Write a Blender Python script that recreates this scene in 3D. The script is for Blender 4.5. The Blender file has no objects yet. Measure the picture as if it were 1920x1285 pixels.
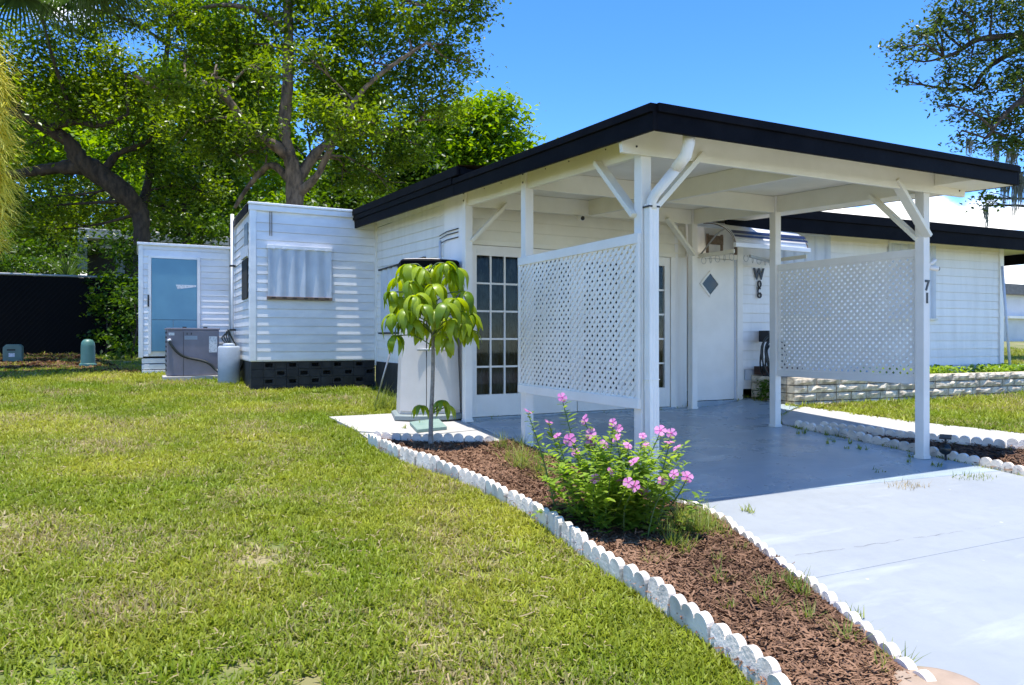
import bpy, bmesh, math, random
import numpy as np
from mathutils import Vector, Matrix

R = math.radians
SC = bpy.context.scene
COL = SC.collection

# ------------------------------------------------------------------ camera, world, sun, exposure
EYE = 1.42
YAW = R(27.4)
FPX = 1360.0                      # focal length in photograph pixels (1920 wide)
cam_d = bpy.data.cameras.new('camera')
cam = bpy.data.objects.new('camera', cam_d)
COL.objects.link(cam)
cam.location = (0, 0, EYE)
cam.rotation_euler = (R(90), 0, -YAW)
cam_d.sensor_width = 36
cam_d.lens = 36 * FPX / 1920
cam_d.shift_y = -7.5 / 1920
cam_d.clip_end = 3000
cam_d.clip_start = 0.05
SC.camera = cam

SUN_DIR = Vector((-0.075, -0.045, 1.0)).normalized()
w = bpy.data.worlds.new('World')
SC.world = w
w.use_nodes = True
nt = w.node_tree
nt.nodes.clear()
def N(tree, typ, **kw):
    n = tree.nodes.new(typ)
    for k, v in kw.items():
        setattr(n, k, v)
    return n
wo = N(nt, 'ShaderNodeOutputWorld')
bg = N(nt, 'ShaderNodeBackground')
bg.inputs['Strength'].default_value = 0.15
sky = N(nt, 'ShaderNodeTexSky', sky_type='NISHITA')
sky.sun_disc = False
sky.sun_elevation = math.asin(SUN_DIR.z)
sky.sun_rotation = math.atan2(SUN_DIR.x, SUN_DIR.y)
sky.air_density = 0.62
sky.dust_density = 0.0
sky.ozone_density = 3.3
hs = N(nt, 'ShaderNodeHueSaturation')
hs.inputs['Hue'].default_value = 0.506
hs.inputs['Saturation'].default_value = 1.25
hs.inputs['Value'].default_value = 0.84
nt.links.new(sky.outputs[0], hs.inputs['Color'])
tc = N(nt, 'ShaderNodeTexCoord')
sep = N(nt, 'ShaderNodeSeparateXYZ')
nt.links.new(tc.outputs['Generated'], sep.inputs[0])
mp = N(nt, 'ShaderNodeMapping')
mp.inputs['Scale'].default_value = (1, 1, 1.7)
mp.inputs['Location'].default_value = (1.9, 6.3, 2.2)
nt.links.new(tc.outputs['Generated'], mp.inputs[0])
cn = N(nt, 'ShaderNodeTexNoise')
cn.inputs['Scale'].default_value = 4.6
cn.inputs['Detail'].default_value = 9
cn.inputs['Roughness'].default_value = 0.52
nt.links.new(mp.outputs[0], cn.inputs['Vector'])
# cumulus sit low over the horizon all the way round: the threshold rises with height
thr = N(nt, 'ShaderNodeMapRange')
thr.inputs['From Min'].default_value = 0.0
thr.inputs['From Max'].default_value = 0.25
thr.inputs['To Min'].default_value = 0.46
thr.inputs['To Max'].default_value = 0.625
nt.links.new(sep.outputs['Z'], thr.inputs['Value'])
sb = N(nt, 'ShaderNodeMath', operation='SUBTRACT')
nt.links.new(cn.outputs['Fac'], sb.inputs[0])
nt.links.new(thr.outputs[0], sb.inputs[1])
cr = N(nt, 'ShaderNodeMapRange', interpolation_type='SMOOTHSTEP')
cr.inputs['From Min'].default_value = 0.0
cr.inputs['From Max'].default_value = 0.09
nt.links.new(sb.outputs[0], cr.inputs['Value'])
cc = N(nt, 'ShaderNodeMix', data_type='RGBA')
cs = N(nt, 'ShaderNodeMapRange')
cs.inputs['From Min'].default_value = 0.05
cs.inputs['From Max'].default_value = 0.22
nt.links.new(sb.outputs[0], cs.inputs['Value'])
nt.links.new(cs.outputs[0], cc.inputs['Factor'])
cc.inputs[6].default_value = (5.0, 4.9, 4.75, 1)
cc.inputs[7].default_value = (1.75, 1.9, 2.15, 1)
mx = N(nt, 'ShaderNodeMix', data_type='RGBA')
nt.links.new(cr.outputs[0], mx.inputs['Factor'])
nt.links.new(hs.outputs[0], mx.inputs[6])
nt.links.new(cc.outputs[2], mx.inputs[7])
nt.links.new(mx.outputs[2], bg.inputs['Color'])
nt.links.new(bg.outputs[0], wo.inputs['Surface'])

sun_d = bpy.data.lights.new('sun', 'SUN')
sun_d.energy = 2.4
sun_d.angle = R(0.53)
sun_d.color = (1.0, 0.965, 0.90)
sun = bpy.data.objects.new('sun', sun_d)
COL.objects.link(sun)
sun.rotation_euler = SUN_DIR.to_track_quat('Z', 'Y').to_euler()
sun.location = (0, 0, 30)

vs = SC.view_settings
vs.view_transform = 'Standard'
vs.look = 'None'
vs.exposure = 1.74
vs.gamma = 1.0
vs.use_curve_mapping = False
SC.render.engine = 'CYCLES'
SC.cycles.use_denoising = True
SC.cycles.max_bounces = 9
SC.cycles.diffuse_bounces = 5
SC.cycles.glossy_bounces = 3
SC.cycles.transmission_bounces = 4
SC.cycles.transparent_max_bounces = 8
SC.cycles.caustics_reflective = False
SC.cycles.caustics_refractive = False
SC.cycles.sample_clamp_indirect = 6

# ------------------------------------------------------------------ pixels to directions, ground height
SY, CY = math.sin(YAW), math.cos(YAW)
def ray(u, v):
    du = u - 960.0
    return Vector((SY * FPX + CY * du, CY * FPX - SY * du, 635.0 - v))
EYEP = Vector((0, 0, EYE))
def pd(u, v, d):                  # at forward depth d metres
    return EYEP + ray(u, v) * (d / FPX)
def py(u, v, y):
    r = ray(u, v); return EYEP + r * (y / r.y)
def pxx(u, v, x):
    r = ray(u, v); return EYEP + r * (x / r.x)

def ss(t):
    t = np.clip(t, 0, 1); return t * t * (3 - 2 * t)
GY = [-60, -5, 0, 4.31, 7.6, 11.2, 12.6, 13.6, 16, 20, 30, 60, 400]
GZ = [-0.5, -0.12, 0, 0.26, 0.46, 0.64, 0.75, 0.83, 0.88, 1.02, 1.12, 1.2, 1.25]
def g(x, y):
    z = np.interp(y, GY, GZ)
    z = z + 0.09 * ss((np.asarray(x, float) - 6.95) / 0.85) + np.clip(0.012 * (np.asarray(x, float) - 8), 0, 0.2)
    return z
def gf(x, y):
    return float(g(x, y))
def pg(u, v, off=0.0):            # where the ray meets the ground
    r = ray(u, v); lo, hi = 0.0, 0.2
    for i in range(60):
        m = (lo + hi) / 2
        p = EYEP + r * m
        if p.z > gf(p.x, p.y) + off: lo = m
        else: hi = m
    return EYEP + r * lo

rng = np.random.default_rng(7)
random.seed(7)

# ------------------------------------------------------------------ materials
def mat(name, base, rough=0.6, c2=None, nscale=6.0, detail=5, fac=(0.35, 0.65), bump=0.0, bscale=60.0,
        metallic=0.0, spec=0.5, obj_random=0.0, coords='pos', stretch=None, coat=0.0, c3=None, n3=1.3):
    m = bpy.data.materials.new(name)
    m.use_nodes = True
    t = m.node_tree
    b = t.nodes['Principled BSDF']
    b.inputs['Roughness'].default_value = rough
    b.inputs['Metallic'].default_value = metallic
    b.inputs['Specular IOR Level'].default_value = spec
    b.inputs['Coat Weight'].default_value = coat
    if coords == 'pos':
        src = N(t, 'ShaderNodeNewGeometry').outputs['Position']
    else:
        src = N(t, 'ShaderNodeTexCoord').outputs['Object']
    if stretch:
        mm = N(t, 'ShaderNodeMapping'); mm.inputs['Scale'].default_value = stretch
        t.links.new(src, mm.inputs[0]); src = mm.outputs[0]
    col = None
    if c2 is not None:
        n = N(t, 'ShaderNodeTexNoise'); n.inputs['Scale'].default_value = nscale; n.inputs['Detail'].default_value = detail
        n.inputs['Roughness'].default_value = 0.6
        t.links.new(src, n.inputs['Vector'])
        r_ = N(t, 'ShaderNodeMapRange'); r_.inputs['From Min'].default_value = fac[0]; r_.inputs['From Max'].default_value = fac[1]
        t.links.new(n.outputs['Fac'], r_.inputs['Value'])
        x = N(t, 'ShaderNodeMix', data_type='RGBA')
        x.inputs[6].default_value = (*base, 1); x.inputs[7].default_value = (*c2, 1)
        t.links.new(r_.outputs[0], x.inputs['Factor'])
        col = x.outputs[2]
        if c3 is not None:
            n2 = N(t, 'ShaderNodeTexNoise'); n2.inputs['Scale'].default_value = n3; n2.inputs['Detail'].default_value = 6
            t.links.new(src, n2.inputs['Vector'])
            r2 = N(t, 'ShaderNodeMapRange'); r2.inputs['From Min'].default_value = 0.52; r2.inputs['From Max'].default_value = 0.72
            t.links.new(n2.outputs['Fac'], r2.inputs['Value'])
            x2 = N(t, 'ShaderNodeMix', data_type='RGBA')
            t.links.new(col, x2.inputs[6]); x2.inputs[7].default_value = (*c3, 1)
            t.links.new(r2.outputs[0], x2.inputs['Factor'])
            col = x2.outputs[2]
    if obj_random > 0:
        oi = N(t, 'ShaderNodeObjectInfo')
        r_ = N(t, 'ShaderNodeMapRange'); r_.inputs['To Min'].default_value = 1 - obj_random; r_.inputs['To Max'].default_value = 1 + obj_random
        t.links.new(oi.outputs['Random'], r_.inputs['Value'])
        h = N(t, 'ShaderNodeHueSaturation')
        t.links.new(r_.outputs[0], h.inputs['Value'])
        if col is None: h.inputs['Color'].default_value = (*base, 1)
        else: t.links.new(col, h.inputs['Color'])
        col = h.outputs[0]
    if col is None: b.inputs['Base Color'].default_value = (*base, 1)
    else: t.links.new(col, b.inputs['Base Color'])
    if bump > 0:
        n = N(t, 'ShaderNodeTexNoise'); n.inputs['Scale'].default_value = bscale; n.inputs['Detail'].default_value = 6
        t.links.new(src, n.inputs['Vector'])
        bp = N(t, 'ShaderNodeBump'); bp.inputs['Strength'].default_value = bump; bp.inputs['Distance'].default_value = 0.02
        t.links.new(n.outputs['Fac'], bp.inputs['Height'])
        t.links.new(bp.outputs[0], b.inputs['Normal'])
    return m

def leaf_mat(name, dark, light, trans=0.4, rough=0.45, vary=0.35, spec=0.4, tint=None, use_object=False):
    m = bpy.data.materials.new(name)
    m.use_nodes = True
    t = m.node_tree
    out = t.nodes['Material Output']
    b = t.nodes['Principled BSDF']
    b.inputs['Roughness'].default_value = rough
    b.inputs['Specular IOR Level'].default_value = spec
    ge = N(t, 'ShaderNodeNewGeometry')
    rnd = N(t, 'ShaderNodeObjectInfo').outputs['Random'] if use_object else ge.outputs['Random Per Island']
    n = N(t, 'ShaderNodeTexNoise'); n.inputs['Scale'].default_value = 0.9; n.inputs['Detail'].default_value = 3
    t.links.new(ge.outputs['Position'], n.inputs['Vector'])
    a = N(t, 'ShaderNodeMath', operation='MULTIPLY'); a.inputs[1].default_value = 0.75
    t.links.new(rnd, a.inputs[0])
    nb = N(t, 'ShaderNodeMapRange'); nb.inputs['From Min'].default_value = 0.35; nb.inputs['From Max'].default_value = 0.65
    nb.inputs['To Max'].default_value = 0.45; nb.inputs['To Min'].default_value = -0.1
    t.links.new(n.outputs['Fac'], nb.inputs['Value'])
    s = N(t, 'ShaderNodeMath', operation='ADD'); s.use_clamp = True
    t.links.new(a.outputs[0], s.inputs[0]); t.links.new(nb.outputs[0], s.inputs[1])
    x = N(t, 'ShaderNodeMix', data_type='RGBA')
    x.inputs[6].default_value = (*dark, 1); x.inputs[7].default_value = (*light, 1)
    t.links.new(s.outputs[0], x.inputs['Factor'])
    t.links.new(x.outputs[2], b.inputs['Base Color'])
    tr = N(t, 'ShaderNodeBsdfTranslucent')
    h = N(t, 'ShaderNodeHueSaturation'); h.inputs['Hue'].default_value = 0.485; h.inputs['Saturation'].default_value = 1.1; h.inputs['Value'].default_value = 1.7
    t.links.new(x.outputs[2], h.inputs['Color']); t.links.new(h.outputs[0], tr.inputs['Color'])
    ms = N(t, 'ShaderNodeMixShader'); ms.inputs[0].default_value = trans
    t.links.new(b.outputs[0], ms.inputs[1]); t.links.new(tr.outputs[0], ms.inputs[2])
    t.links.new(ms.outputs[0], out.inputs['Surface'])
    return m

M = {}
M['white'] = mat('white_paint', (0.86, 0.815, 0.735), 0.5, c2=(0.78, 0.735, 0.655), nscale=2.5, bump=0.05, bscale=45, obj_random=0.03)
M['bouncewhite'] = mat('bounce_warmed_white_paint', (0.84, 0.79, 0.655), 0.55, c2=(0.75, 0.70, 0.565), nscale=2.0, bump=0.06, bscale=40, obj_random=0.025)  # white paint with the warm bounce off the grass put into its colour
M['siding'] = mat('white_siding_paint', (0.85, 0.82, 0.77), 0.36, c2=(0.74, 0.715, 0.665), nscale=2.6, bump=0.05, bscale=9, obj_random=0.035, stretch=(2.5, 2.5, 0.35), fac=(0.42, 0.75))
M['alum'] = mat('pale_aluminium_siding', (0.845, 0.83, 0.81), 0.30, c2=(0.73, 0.72, 0.71), nscale=2.6, bump=0.10, bscale=5, obj_random=0.05, stretch=(1, 1, 2), metallic=0.05)
M['galv'] = mat('pale_grey_corrugated_metal', (0.62, 0.655, 0.70), 0.55, c2=(0.53, 0.565, 0.61), nscale=3)
M['black'] = mat('black_fascia_paint', (0.0035, 0.0035, 0.005), 0.55, c2=(0.007, 0.007, 0.009), nscale=4, bump=0.08, bscale=25, spec=0.04)
M['blackskirt'] = mat('black_skirting', (0.012, 0.012, 0.013), 0.7, c2=(0.03, 0.03, 0.032), nscale=5, bump=0.2)
M['blackplastic'] = mat('black_plastic', (0.012, 0.012, 0.014), 0.38)
M['bolt'] = mat('black_bolt', (0.02, 0.02, 0.02), 0.6)
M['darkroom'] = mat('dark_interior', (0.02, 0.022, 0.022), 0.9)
M['curtain'] = mat('grey_green_curtain', (0.105, 0.12, 0.115), 0.9, c2=(0.018, 0.022, 0.022), nscale=7, detail=3, fac=(0.42, 0.58), stretch=(1, 1, 0.55))
def paint_concrete(name, a, b, rough, chips):
    """painted concrete: broad fading, fine mottling, scuffs, worn chips"""
    m = bpy.data.materials.new(name); m.use_nodes = True
    t = m.node_tree; p = t.nodes['Principled BSDF']
    pos = N(t, 'ShaderNodeNewGeometry').outputs['Position']
    def noise(sc, det, lo, hi, vec=pos, rg=0.6):
        n = N(t, 'ShaderNodeTexNoise'); n.inputs['Scale'].default_value = sc; n.inputs['Detail'].default_value = det; n.inputs['Roughness'].default_value = rg
        t.links.new(vec, n.inputs['Vector'])
        r_ = N(t, 'ShaderNodeMapRange'); r_.inputs['From Min'].default_value = lo; r_.inputs['From Max'].default_value = hi
        t.links.new(n.outputs['Fac'], r_.inputs['Value']); return r_.outputs[0]
    def mix(f, c0, c1, k=1.0):
        x = N(t, 'ShaderNodeMix', data_type='RGBA')
        if k != 1.0:
            mm = N(t, 'ShaderNodeMath', operation='MULTIPLY'); mm.inputs[1].default_value = k; t.links.new(f, mm.inputs[0]); f = mm.outputs[0]
        t.links.new(f, x.inputs['Factor'])
        for s_, c in ((6, c0), (7, c1)):
            if isinstance(c, tuple): x.inputs[s_].default_value = (*c, 1)
            else: t.links.new(c, x.inputs[s_])
        return x.outputs[2]
    mp_ = N(t, 'ShaderNodeMapping'); mp_.inputs['Scale'].default_value = (0.6, 3.2, 1); mp_.inputs['Rotation'].default_value = (0, 0, 0.5)
    t.links.new(pos, mp_.inputs[0])
    c = mix(noise(0.8, 5, 0.35, 0.65), a, b)
    c = mix(noise(9, 8, 0.45, 0.75), c, tuple(v*0.86 for v in a), 0.6)
    c = mix(noise(1.6, 7, 0.56, 0.70, mp_.outputs[0]), c, tuple(min(1, v*1.22+0.02) for v in a), 0.65)
    c = mix(noise(1.1, 6, 0.60, 0.72), c, tuple(v*0.80 for v in (a[0]*1.04, a[1], a[2]*0.93)), 0.5)
    c = mix(noise(5.5, 3, 0.735, 0.75), c, chips)
    t.links.new(c, p.inputs['Base Color'])
    r_ = N(t, 'ShaderNodeMapRange'); r_.inputs['To Min'].default_value = rough-0.08; r_.inputs['To Max'].default_value = rough+0.14
    t.links.new(noise(2.3, 6, 0.3, 0.7), r_.inputs['Value']); t.links.new(r_.outputs[0], p.inputs['Roughness'])
    n = N(t, 'ShaderNodeTexNoise'); n.inputs['Scale'].default_value = 60; n.inputs['Detail'].default_value = 5; t.links.new(pos, n.inputs['Vector'])
    bp = N(t, 'ShaderNodeBump'); bp.inputs['Strength'].default_value = 0.12; bp.inputs['Distance'].default_value = 0.01
    t.links.new(n.outputs['Fac'], bp.inputs['Height']); t.links.new(bp.outputs[0], p.inputs['Normal'])
    return m
M['slab'] = paint_concrete('shaded_blue_grey_concrete_paint', (0.35, 0.41, 0.44), (0.295, 0.35, 0.385), 0.27, (0.44, 0.46, 0.48))  # same paint as the driveway; this copy carries the blue of the shade
M['drive'] = paint_concrete('sunlit_pale_blue_driveway_paint', (0.295, 0.315, 0.33), (0.27, 0.29, 0.308), 0.55, (0.55, 0.55, 0.55))  # sunlit copy of the slab paint, toned apart for full sun
M['pad'] = mat('pale_concrete', (0.46, 0.44, 0.40), 0.8, c2=(0.38, 0.36, 0.325), nscale=3, detail=8, bump=0.2, bscale=70)
M['edge'] = mat('white_painted_concrete_edging', (0.86, 0.775, 0.665), 0.75, c2=(0.70, 0.61, 0.505), nscale=7, bump=0.3, bscale=55, obj_random=0.10, c3=(0.40, 0.375, 0.33), n3=4.0)
M['tan'] = mat('tan_concrete', (0.36, 0.265, 0.19), 0.8, c2=(0.30, 0.22, 0.155), nscale=9, bump=0.2, bscale=60)
M['stone'] = mat('pale_split_stone', (0.68, 0.59, 0.45), 0.85, c2=(0.36, 0.30, 0.22), nscale=9, detail=7, fac=(0.42, 0.60), bump=0.9, bscale=14, obj_random=0.16)
M['mortar'] = mat('dark_mortar', (0.09, 0.08, 0.07), 0.95)
M['soil'] = mat('dark_mulch_soil', (0.055, 0.033, 0.022), 0.95, c2=(0.10, 0.06, 0.04), nscale=20, bump=0.6, bscale=50)
M['resin'] = mat('beige_resin', (0.62, 0.575, 0.52), 0.5, c2=(0.56, 0.52, 0.465), nscale=3, bump=0.08, bscale=70)
M['resin2'] = mat('grey_green_resin', (0.20, 0.235, 0.225), 0.55)
M['vgreen'] = mat('faded_green_plastic', (0.16, 0.25, 0.21), 0.6, c2=(0.22, 0.30, 0.26), nscale=12)
M['pgreen'] = mat('utility_green_paint', (0.055, 0.15, 0.12), 0.45, c2=(0.075, 0.18, 0.145), nscale=6)
M['pgreen2'] = mat('pale_utility_green', (0.13, 0.21, 0.17), 0.5, c2=(0.10, 0.17, 0.14), nscale=6)
M['paper'] = mat('white_sticker', (0.72, 0.73, 0.74), 0.5, c2=(0.45, 0.46, 0.48), nscale=40, fac=(0.5, 0.62))
M['acgrey'] = mat('purple_grey_cabinet_paint', (0.225, 0.205, 0.24), 0.5, c2=(0.185, 0.17, 0.195), nscale=4, bump=0.05)
M['tank'] = mat('pale_grey_tank', (0.36, 0.41, 0.47), 0.55, c2=(0.29, 0.33, 0.38), nscale=5)
M['bluedoor'] = mat('pale_blue_door_paint', (0.15, 0.34, 0.45), 0.5, c2=(0.125, 0.295, 0.40), nscale=2)
M['bark'] = mat('oak_bark', (0.235, 0.165, 0.11), 0.9, c2=(0.06, 0.042, 0.03), nscale=9, bump=1.0, bscale=22, stretch=(1, 1, 0.35))
M['bark2'] = mat('dark_oak_bark', (0.075, 0.054, 0.038), 0.92, c2=(0.02, 0.015, 0.011), nscale=9, bump=1.0, bscale=14, stretch=(1, 1, 0.35))
M['stemb'] = mat('grey_young_bark', (0.33, 0.285, 0.235), 0.8, c2=(0.20, 0.17, 0.135), nscale=22, bump=0.5, bscale=30)
M['stemg'] = mat('green_stem', (0.10, 0.15, 0.045), 0.6)
M['navy'] = mat('navy_stripe_paint', (0.012, 0.018, 0.055), 0.35)
M['awn'] = mat('white_awning_enamel', (0.82, 0.82, 0.83), 0.3, c2=(0.74, 0.74, 0.76), nscale=4)
M['wire'] = mat('grey_wire', (0.35, 0.35, 0.34), 0.4, metallic=0.5)
M['rust'] = mat('brown_rusty_bracket', (0.13, 0.085, 0.055), 0.8, c2=(0.22, 0.15, 0.10), nscale=20)
M['brick'] = mat('dark_red_brown_timber', (0.075, 0.038, 0.028), 0.85, c2=(0.045, 0.025, 0.02), nscale=12)
M['hose'] = mat('black_rubber_hose', (0.012, 0.016, 0.014), 0.42)
M['slot'] = mat('black_fence_slat', (0.004, 0.0045, 0.005), 0.7, spec=0.1)
M['chain'] = mat('dull_chain_link_wire', (0.008, 0.0085, 0.009), 0.8, spec=0.08)
M['rail'] = mat('galvanised_rail', (0.45, 0.46, 0.47), 0.4, metallic=0.6)
M['greyroof'] = mat('grey_roof_metal', (0.55, 0.56, 0.57), 0.4, c2=(0.42, 0.43, 0.44), nscale=3)
M['neighbour'] = mat('pale_neighbour_wall', (0.62, 0.64, 0.66), 0.7, c2=(0.56, 0.58, 0.60), nscale=2)
M['bluegrey'] = mat('blue_grey_neighbour_wall', (0.22, 0.28, 0.33), 0.7, c2=(0.18, 0.23, 0.27), nscale=2)
M['shingle'] = mat('grey_shingle', (0.20, 0.19, 0.18), 0.9, c2=(0.14, 0.135, 0.13), nscale=8)
M['moss'] = leaf_mat('spanish_moss', (0.13, 0.145, 0.12), (0.24, 0.25, 0.21), 0.3, 0.9, spec=0.1)
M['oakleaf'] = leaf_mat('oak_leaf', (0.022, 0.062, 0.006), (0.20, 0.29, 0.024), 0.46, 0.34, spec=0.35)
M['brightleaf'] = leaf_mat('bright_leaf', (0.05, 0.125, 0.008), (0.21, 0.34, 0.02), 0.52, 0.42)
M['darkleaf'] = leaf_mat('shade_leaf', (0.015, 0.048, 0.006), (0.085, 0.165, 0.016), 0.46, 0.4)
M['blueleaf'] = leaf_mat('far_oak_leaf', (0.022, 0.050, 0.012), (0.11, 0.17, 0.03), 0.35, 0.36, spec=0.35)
M['palmleaf'] = leaf_mat('palm_leaf', (0.02, 0.05, 0.012), (0.075, 0.13, 0.03), 0.35, 0.4)
M['panicle'] = leaf_mat('sunlit_yellow_palm_flower', (0.56, 0.53, 0.06), (0.82, 0.76, 0.20), 0.45, 0.6)  # yellow flowers, brightened so the colour stands in for sun on them
M['sheff'] = leaf_mat('umbrella_leaf', (0.08, 0.185, 0.008), (0.36, 0.45, 0.022), 0.45, 0.36, spec=0.5, use_object=True)
M['sheffy'] = leaf_mat('yellow_umbrella_leaf', (0.20, 0.30, 0.02), (0.34, 0.40, 0.04), 0.40, 0.40, spec=0.45, use_object=True)
M['vinca'] = leaf_mat('periwinkle_leaf', (0.10, 0.20, 0.022), (0.30, 0.42, 0.06), 0.48, 0.35, spec=0.5)
M['weed'] = leaf_mat('weed_grass', (0.09, 0.14, 0.02), (0.30, 0.34, 0.07), 0.4, 0.5)
M['petal'] = leaf_mat('pink_petal', (0.52, 0.12, 0.38), (0.76, 0.34, 0.58), 0.35, 0.55, use_object=True, spec=0.2)
M['petalc'] = mat('magenta_flower_eye', (0.42, 0.045, 0.25), 0.6)
M['litter'] = leaf_mat('dry_leaf', (0.07, 0.035, 0.018), (0.22, 0.12, 0.06), 0.15, 0.8, spec=0.2)
M['mulch'] = leaf_mat('wood_mulch', (0.06, 0.029, 0.016), (0.30, 0.17, 0.10), 0.0, 0.85, spec=0.2)
M['straw'] = leaf_mat('dry_straw', (0.26, 0.20, 0.10), (0.46, 0.37, 0.20), 0.2, 0.8, spec=0.2)

def glass_mat():
    m = bpy.data.materials.new('window_glass'); m.use_nodes = True
    t = m.node_tree; t.nodes.clear()
    o = N(t, 'ShaderNodeOutputMaterial')
    tr = N(t, 'ShaderNodeBsdfTransparent'); tr.inputs[0].default_value = (0.72, 0.76, 0.76, 1)
    gl = N(t, 'ShaderNodeBsdfGlossy'); gl.inputs['Roughness'].default_value = 0.03
    lw = N(t, 'ShaderNodeFresnel'); lw.inputs['IOR'].default_value = 1.27
    ms = N(t, 'ShaderNodeMixShader')
    t.links.new(lw.outputs[0], ms.inputs[0]); t.links.new(tr.outputs[0], ms.inputs[1]); t.links.new(gl.outputs[0], ms.inputs[2])
    t.links.new(ms.outputs[0], o.inputs['Surface'])
    return m
M['glass'] = glass_mat()

def lawn_mats():
    # blades: green to straw, worn patches from world-space noise
    m = bpy.data.materials.new('lawn_blade'); m.use_nodes = True
    t = m.node_tree; b = t.nodes['Principled BSDF']; out = t.nodes['Material Output']
    b.inputs['Roughness'].default_value = 0.5; b.inputs['Specular IOR Level'].default_value = 0.35
    ge = N(t, 'ShaderNodeNewGeometry')
    oi = N(t, 'ShaderNodeObjectInfo')
    n1 = N(t, 'ShaderNodeTexNoise'); n1.inputs['Scale'].default_value = 0.75; n1.inputs['Detail'].default_value = 5
    t.links.new(ge.outputs['Position'], n1.inputs['Vector'])
    r1 = N(t, 'ShaderNodeMapRange'); r1.inputs['From Min'].default_value = 0.36; r1.inputs['From Max'].default_value = 0.66
    t.links.new(n1.outputs['Fac'], r1.inputs['Value'])
    x1 = N(t, 'ShaderNodeMix', data_type='RGBA')
    x1.inputs[6].default_value = (0.205, 0.28, 0.012, 1); x1.inputs[7].default_value = (0.39, 0.40, 0.038, 1)
    t.links.new(r1.outputs[0], x1.inputs['Factor'])
    # straw blades
    ad = N(t, 'ShaderNodeMath', operation='MULTIPLY_ADD'); ad.inputs[1].default_value = 0.55
    t.links.new(ge.outputs['Random Per Island'], ad.inputs[0]); 
    n2 = N(t, 'ShaderNodeTexNoise'); n2.inputs['Scale'].default_value = 1.35; n2.inputs['Detail'].default_value = 4
    t.links.new(ge.outputs['Position'], n2.inputs['Vector'])
    t.links.new(n2.outputs['Fac'], ad.inputs[2])
    r2 = N(t, 'ShaderNodeMapRange'); r2.inputs['From Min'].default_value = 0.93; r2.inputs['From Max'].default_value = 1.08
    t.links.new(ad.outputs[0], r2.inputs['Value'])
    x2 = N(t, 'ShaderNodeMix', data_type='RGBA'); x2.inputs[7].default_value = (0.44, 0.355, 0.17, 1)
    t.links.new(r2.outputs[0], x2.inputs['Factor']); t.links.new(x1.outputs[2], x2.inputs[6])
    hv = N(t, 'ShaderNodeHueSaturation')
    r3 = N(t, 'ShaderNodeMapRange'); r3.inputs['To Min'].default_value = 0.72; r3.inputs['To Max'].default_value = 1.28
    t.links.new(oi.outputs['Random'], r3.inputs['Value']); t.links.new(r3.outputs[0], hv.inputs['Value'])
    t.links.new(x2.outputs[2], hv.inputs['Color'])
    t.links.new(hv.outputs[0], b.inputs['Base Color'])
    tr = N(t, 'ShaderNodeBsdfTranslucent'); t.links.new(hv.outputs[0], tr.inputs['Color'])
    ms = N(t, 'ShaderNodeMixShader'); ms.inputs[0].default_value = 0.42
    t.links.new(b.outputs[0], ms.inputs[1]); t.links.new(tr.outputs[0], ms.inputs[2]); t.links.new(ms.outputs[0], out.inputs['Surface'])
    M['blade'] = m
M['ground'] = mat('thatch_ground', (0.22, 0.19, 0.075), 0.95, c2=(0.12, 0.15, 0.03), nscale=2.2, detail=7, fac=(0.38, 0.56), bump=0.7, bscale=40, c3=(0.33, 0.26, 0.15), n3=1.35)
lawn_mats()

# ------------------------------------------------------------------ mesh helpers
def np_mesh(name, V, F):
    V = np.asarray(V, np.float32); F = np.asarray(F, np.int32)
    me = bpy.data.meshes.new(name)
    k = F.shape[1]
    me.vertices.add(len(V)); me.vertices.foreach_set('co', V.ravel())
    me.loops.add(F.size); me.loops.foreach_set('vertex_index', F.ravel())
    me.polygons.add(len(F)); me.polygons.foreach_set('loop_start', np.arange(0, F.size, k, dtype=np.int32))
    me.update(calc_edges=True)
    return me

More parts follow.
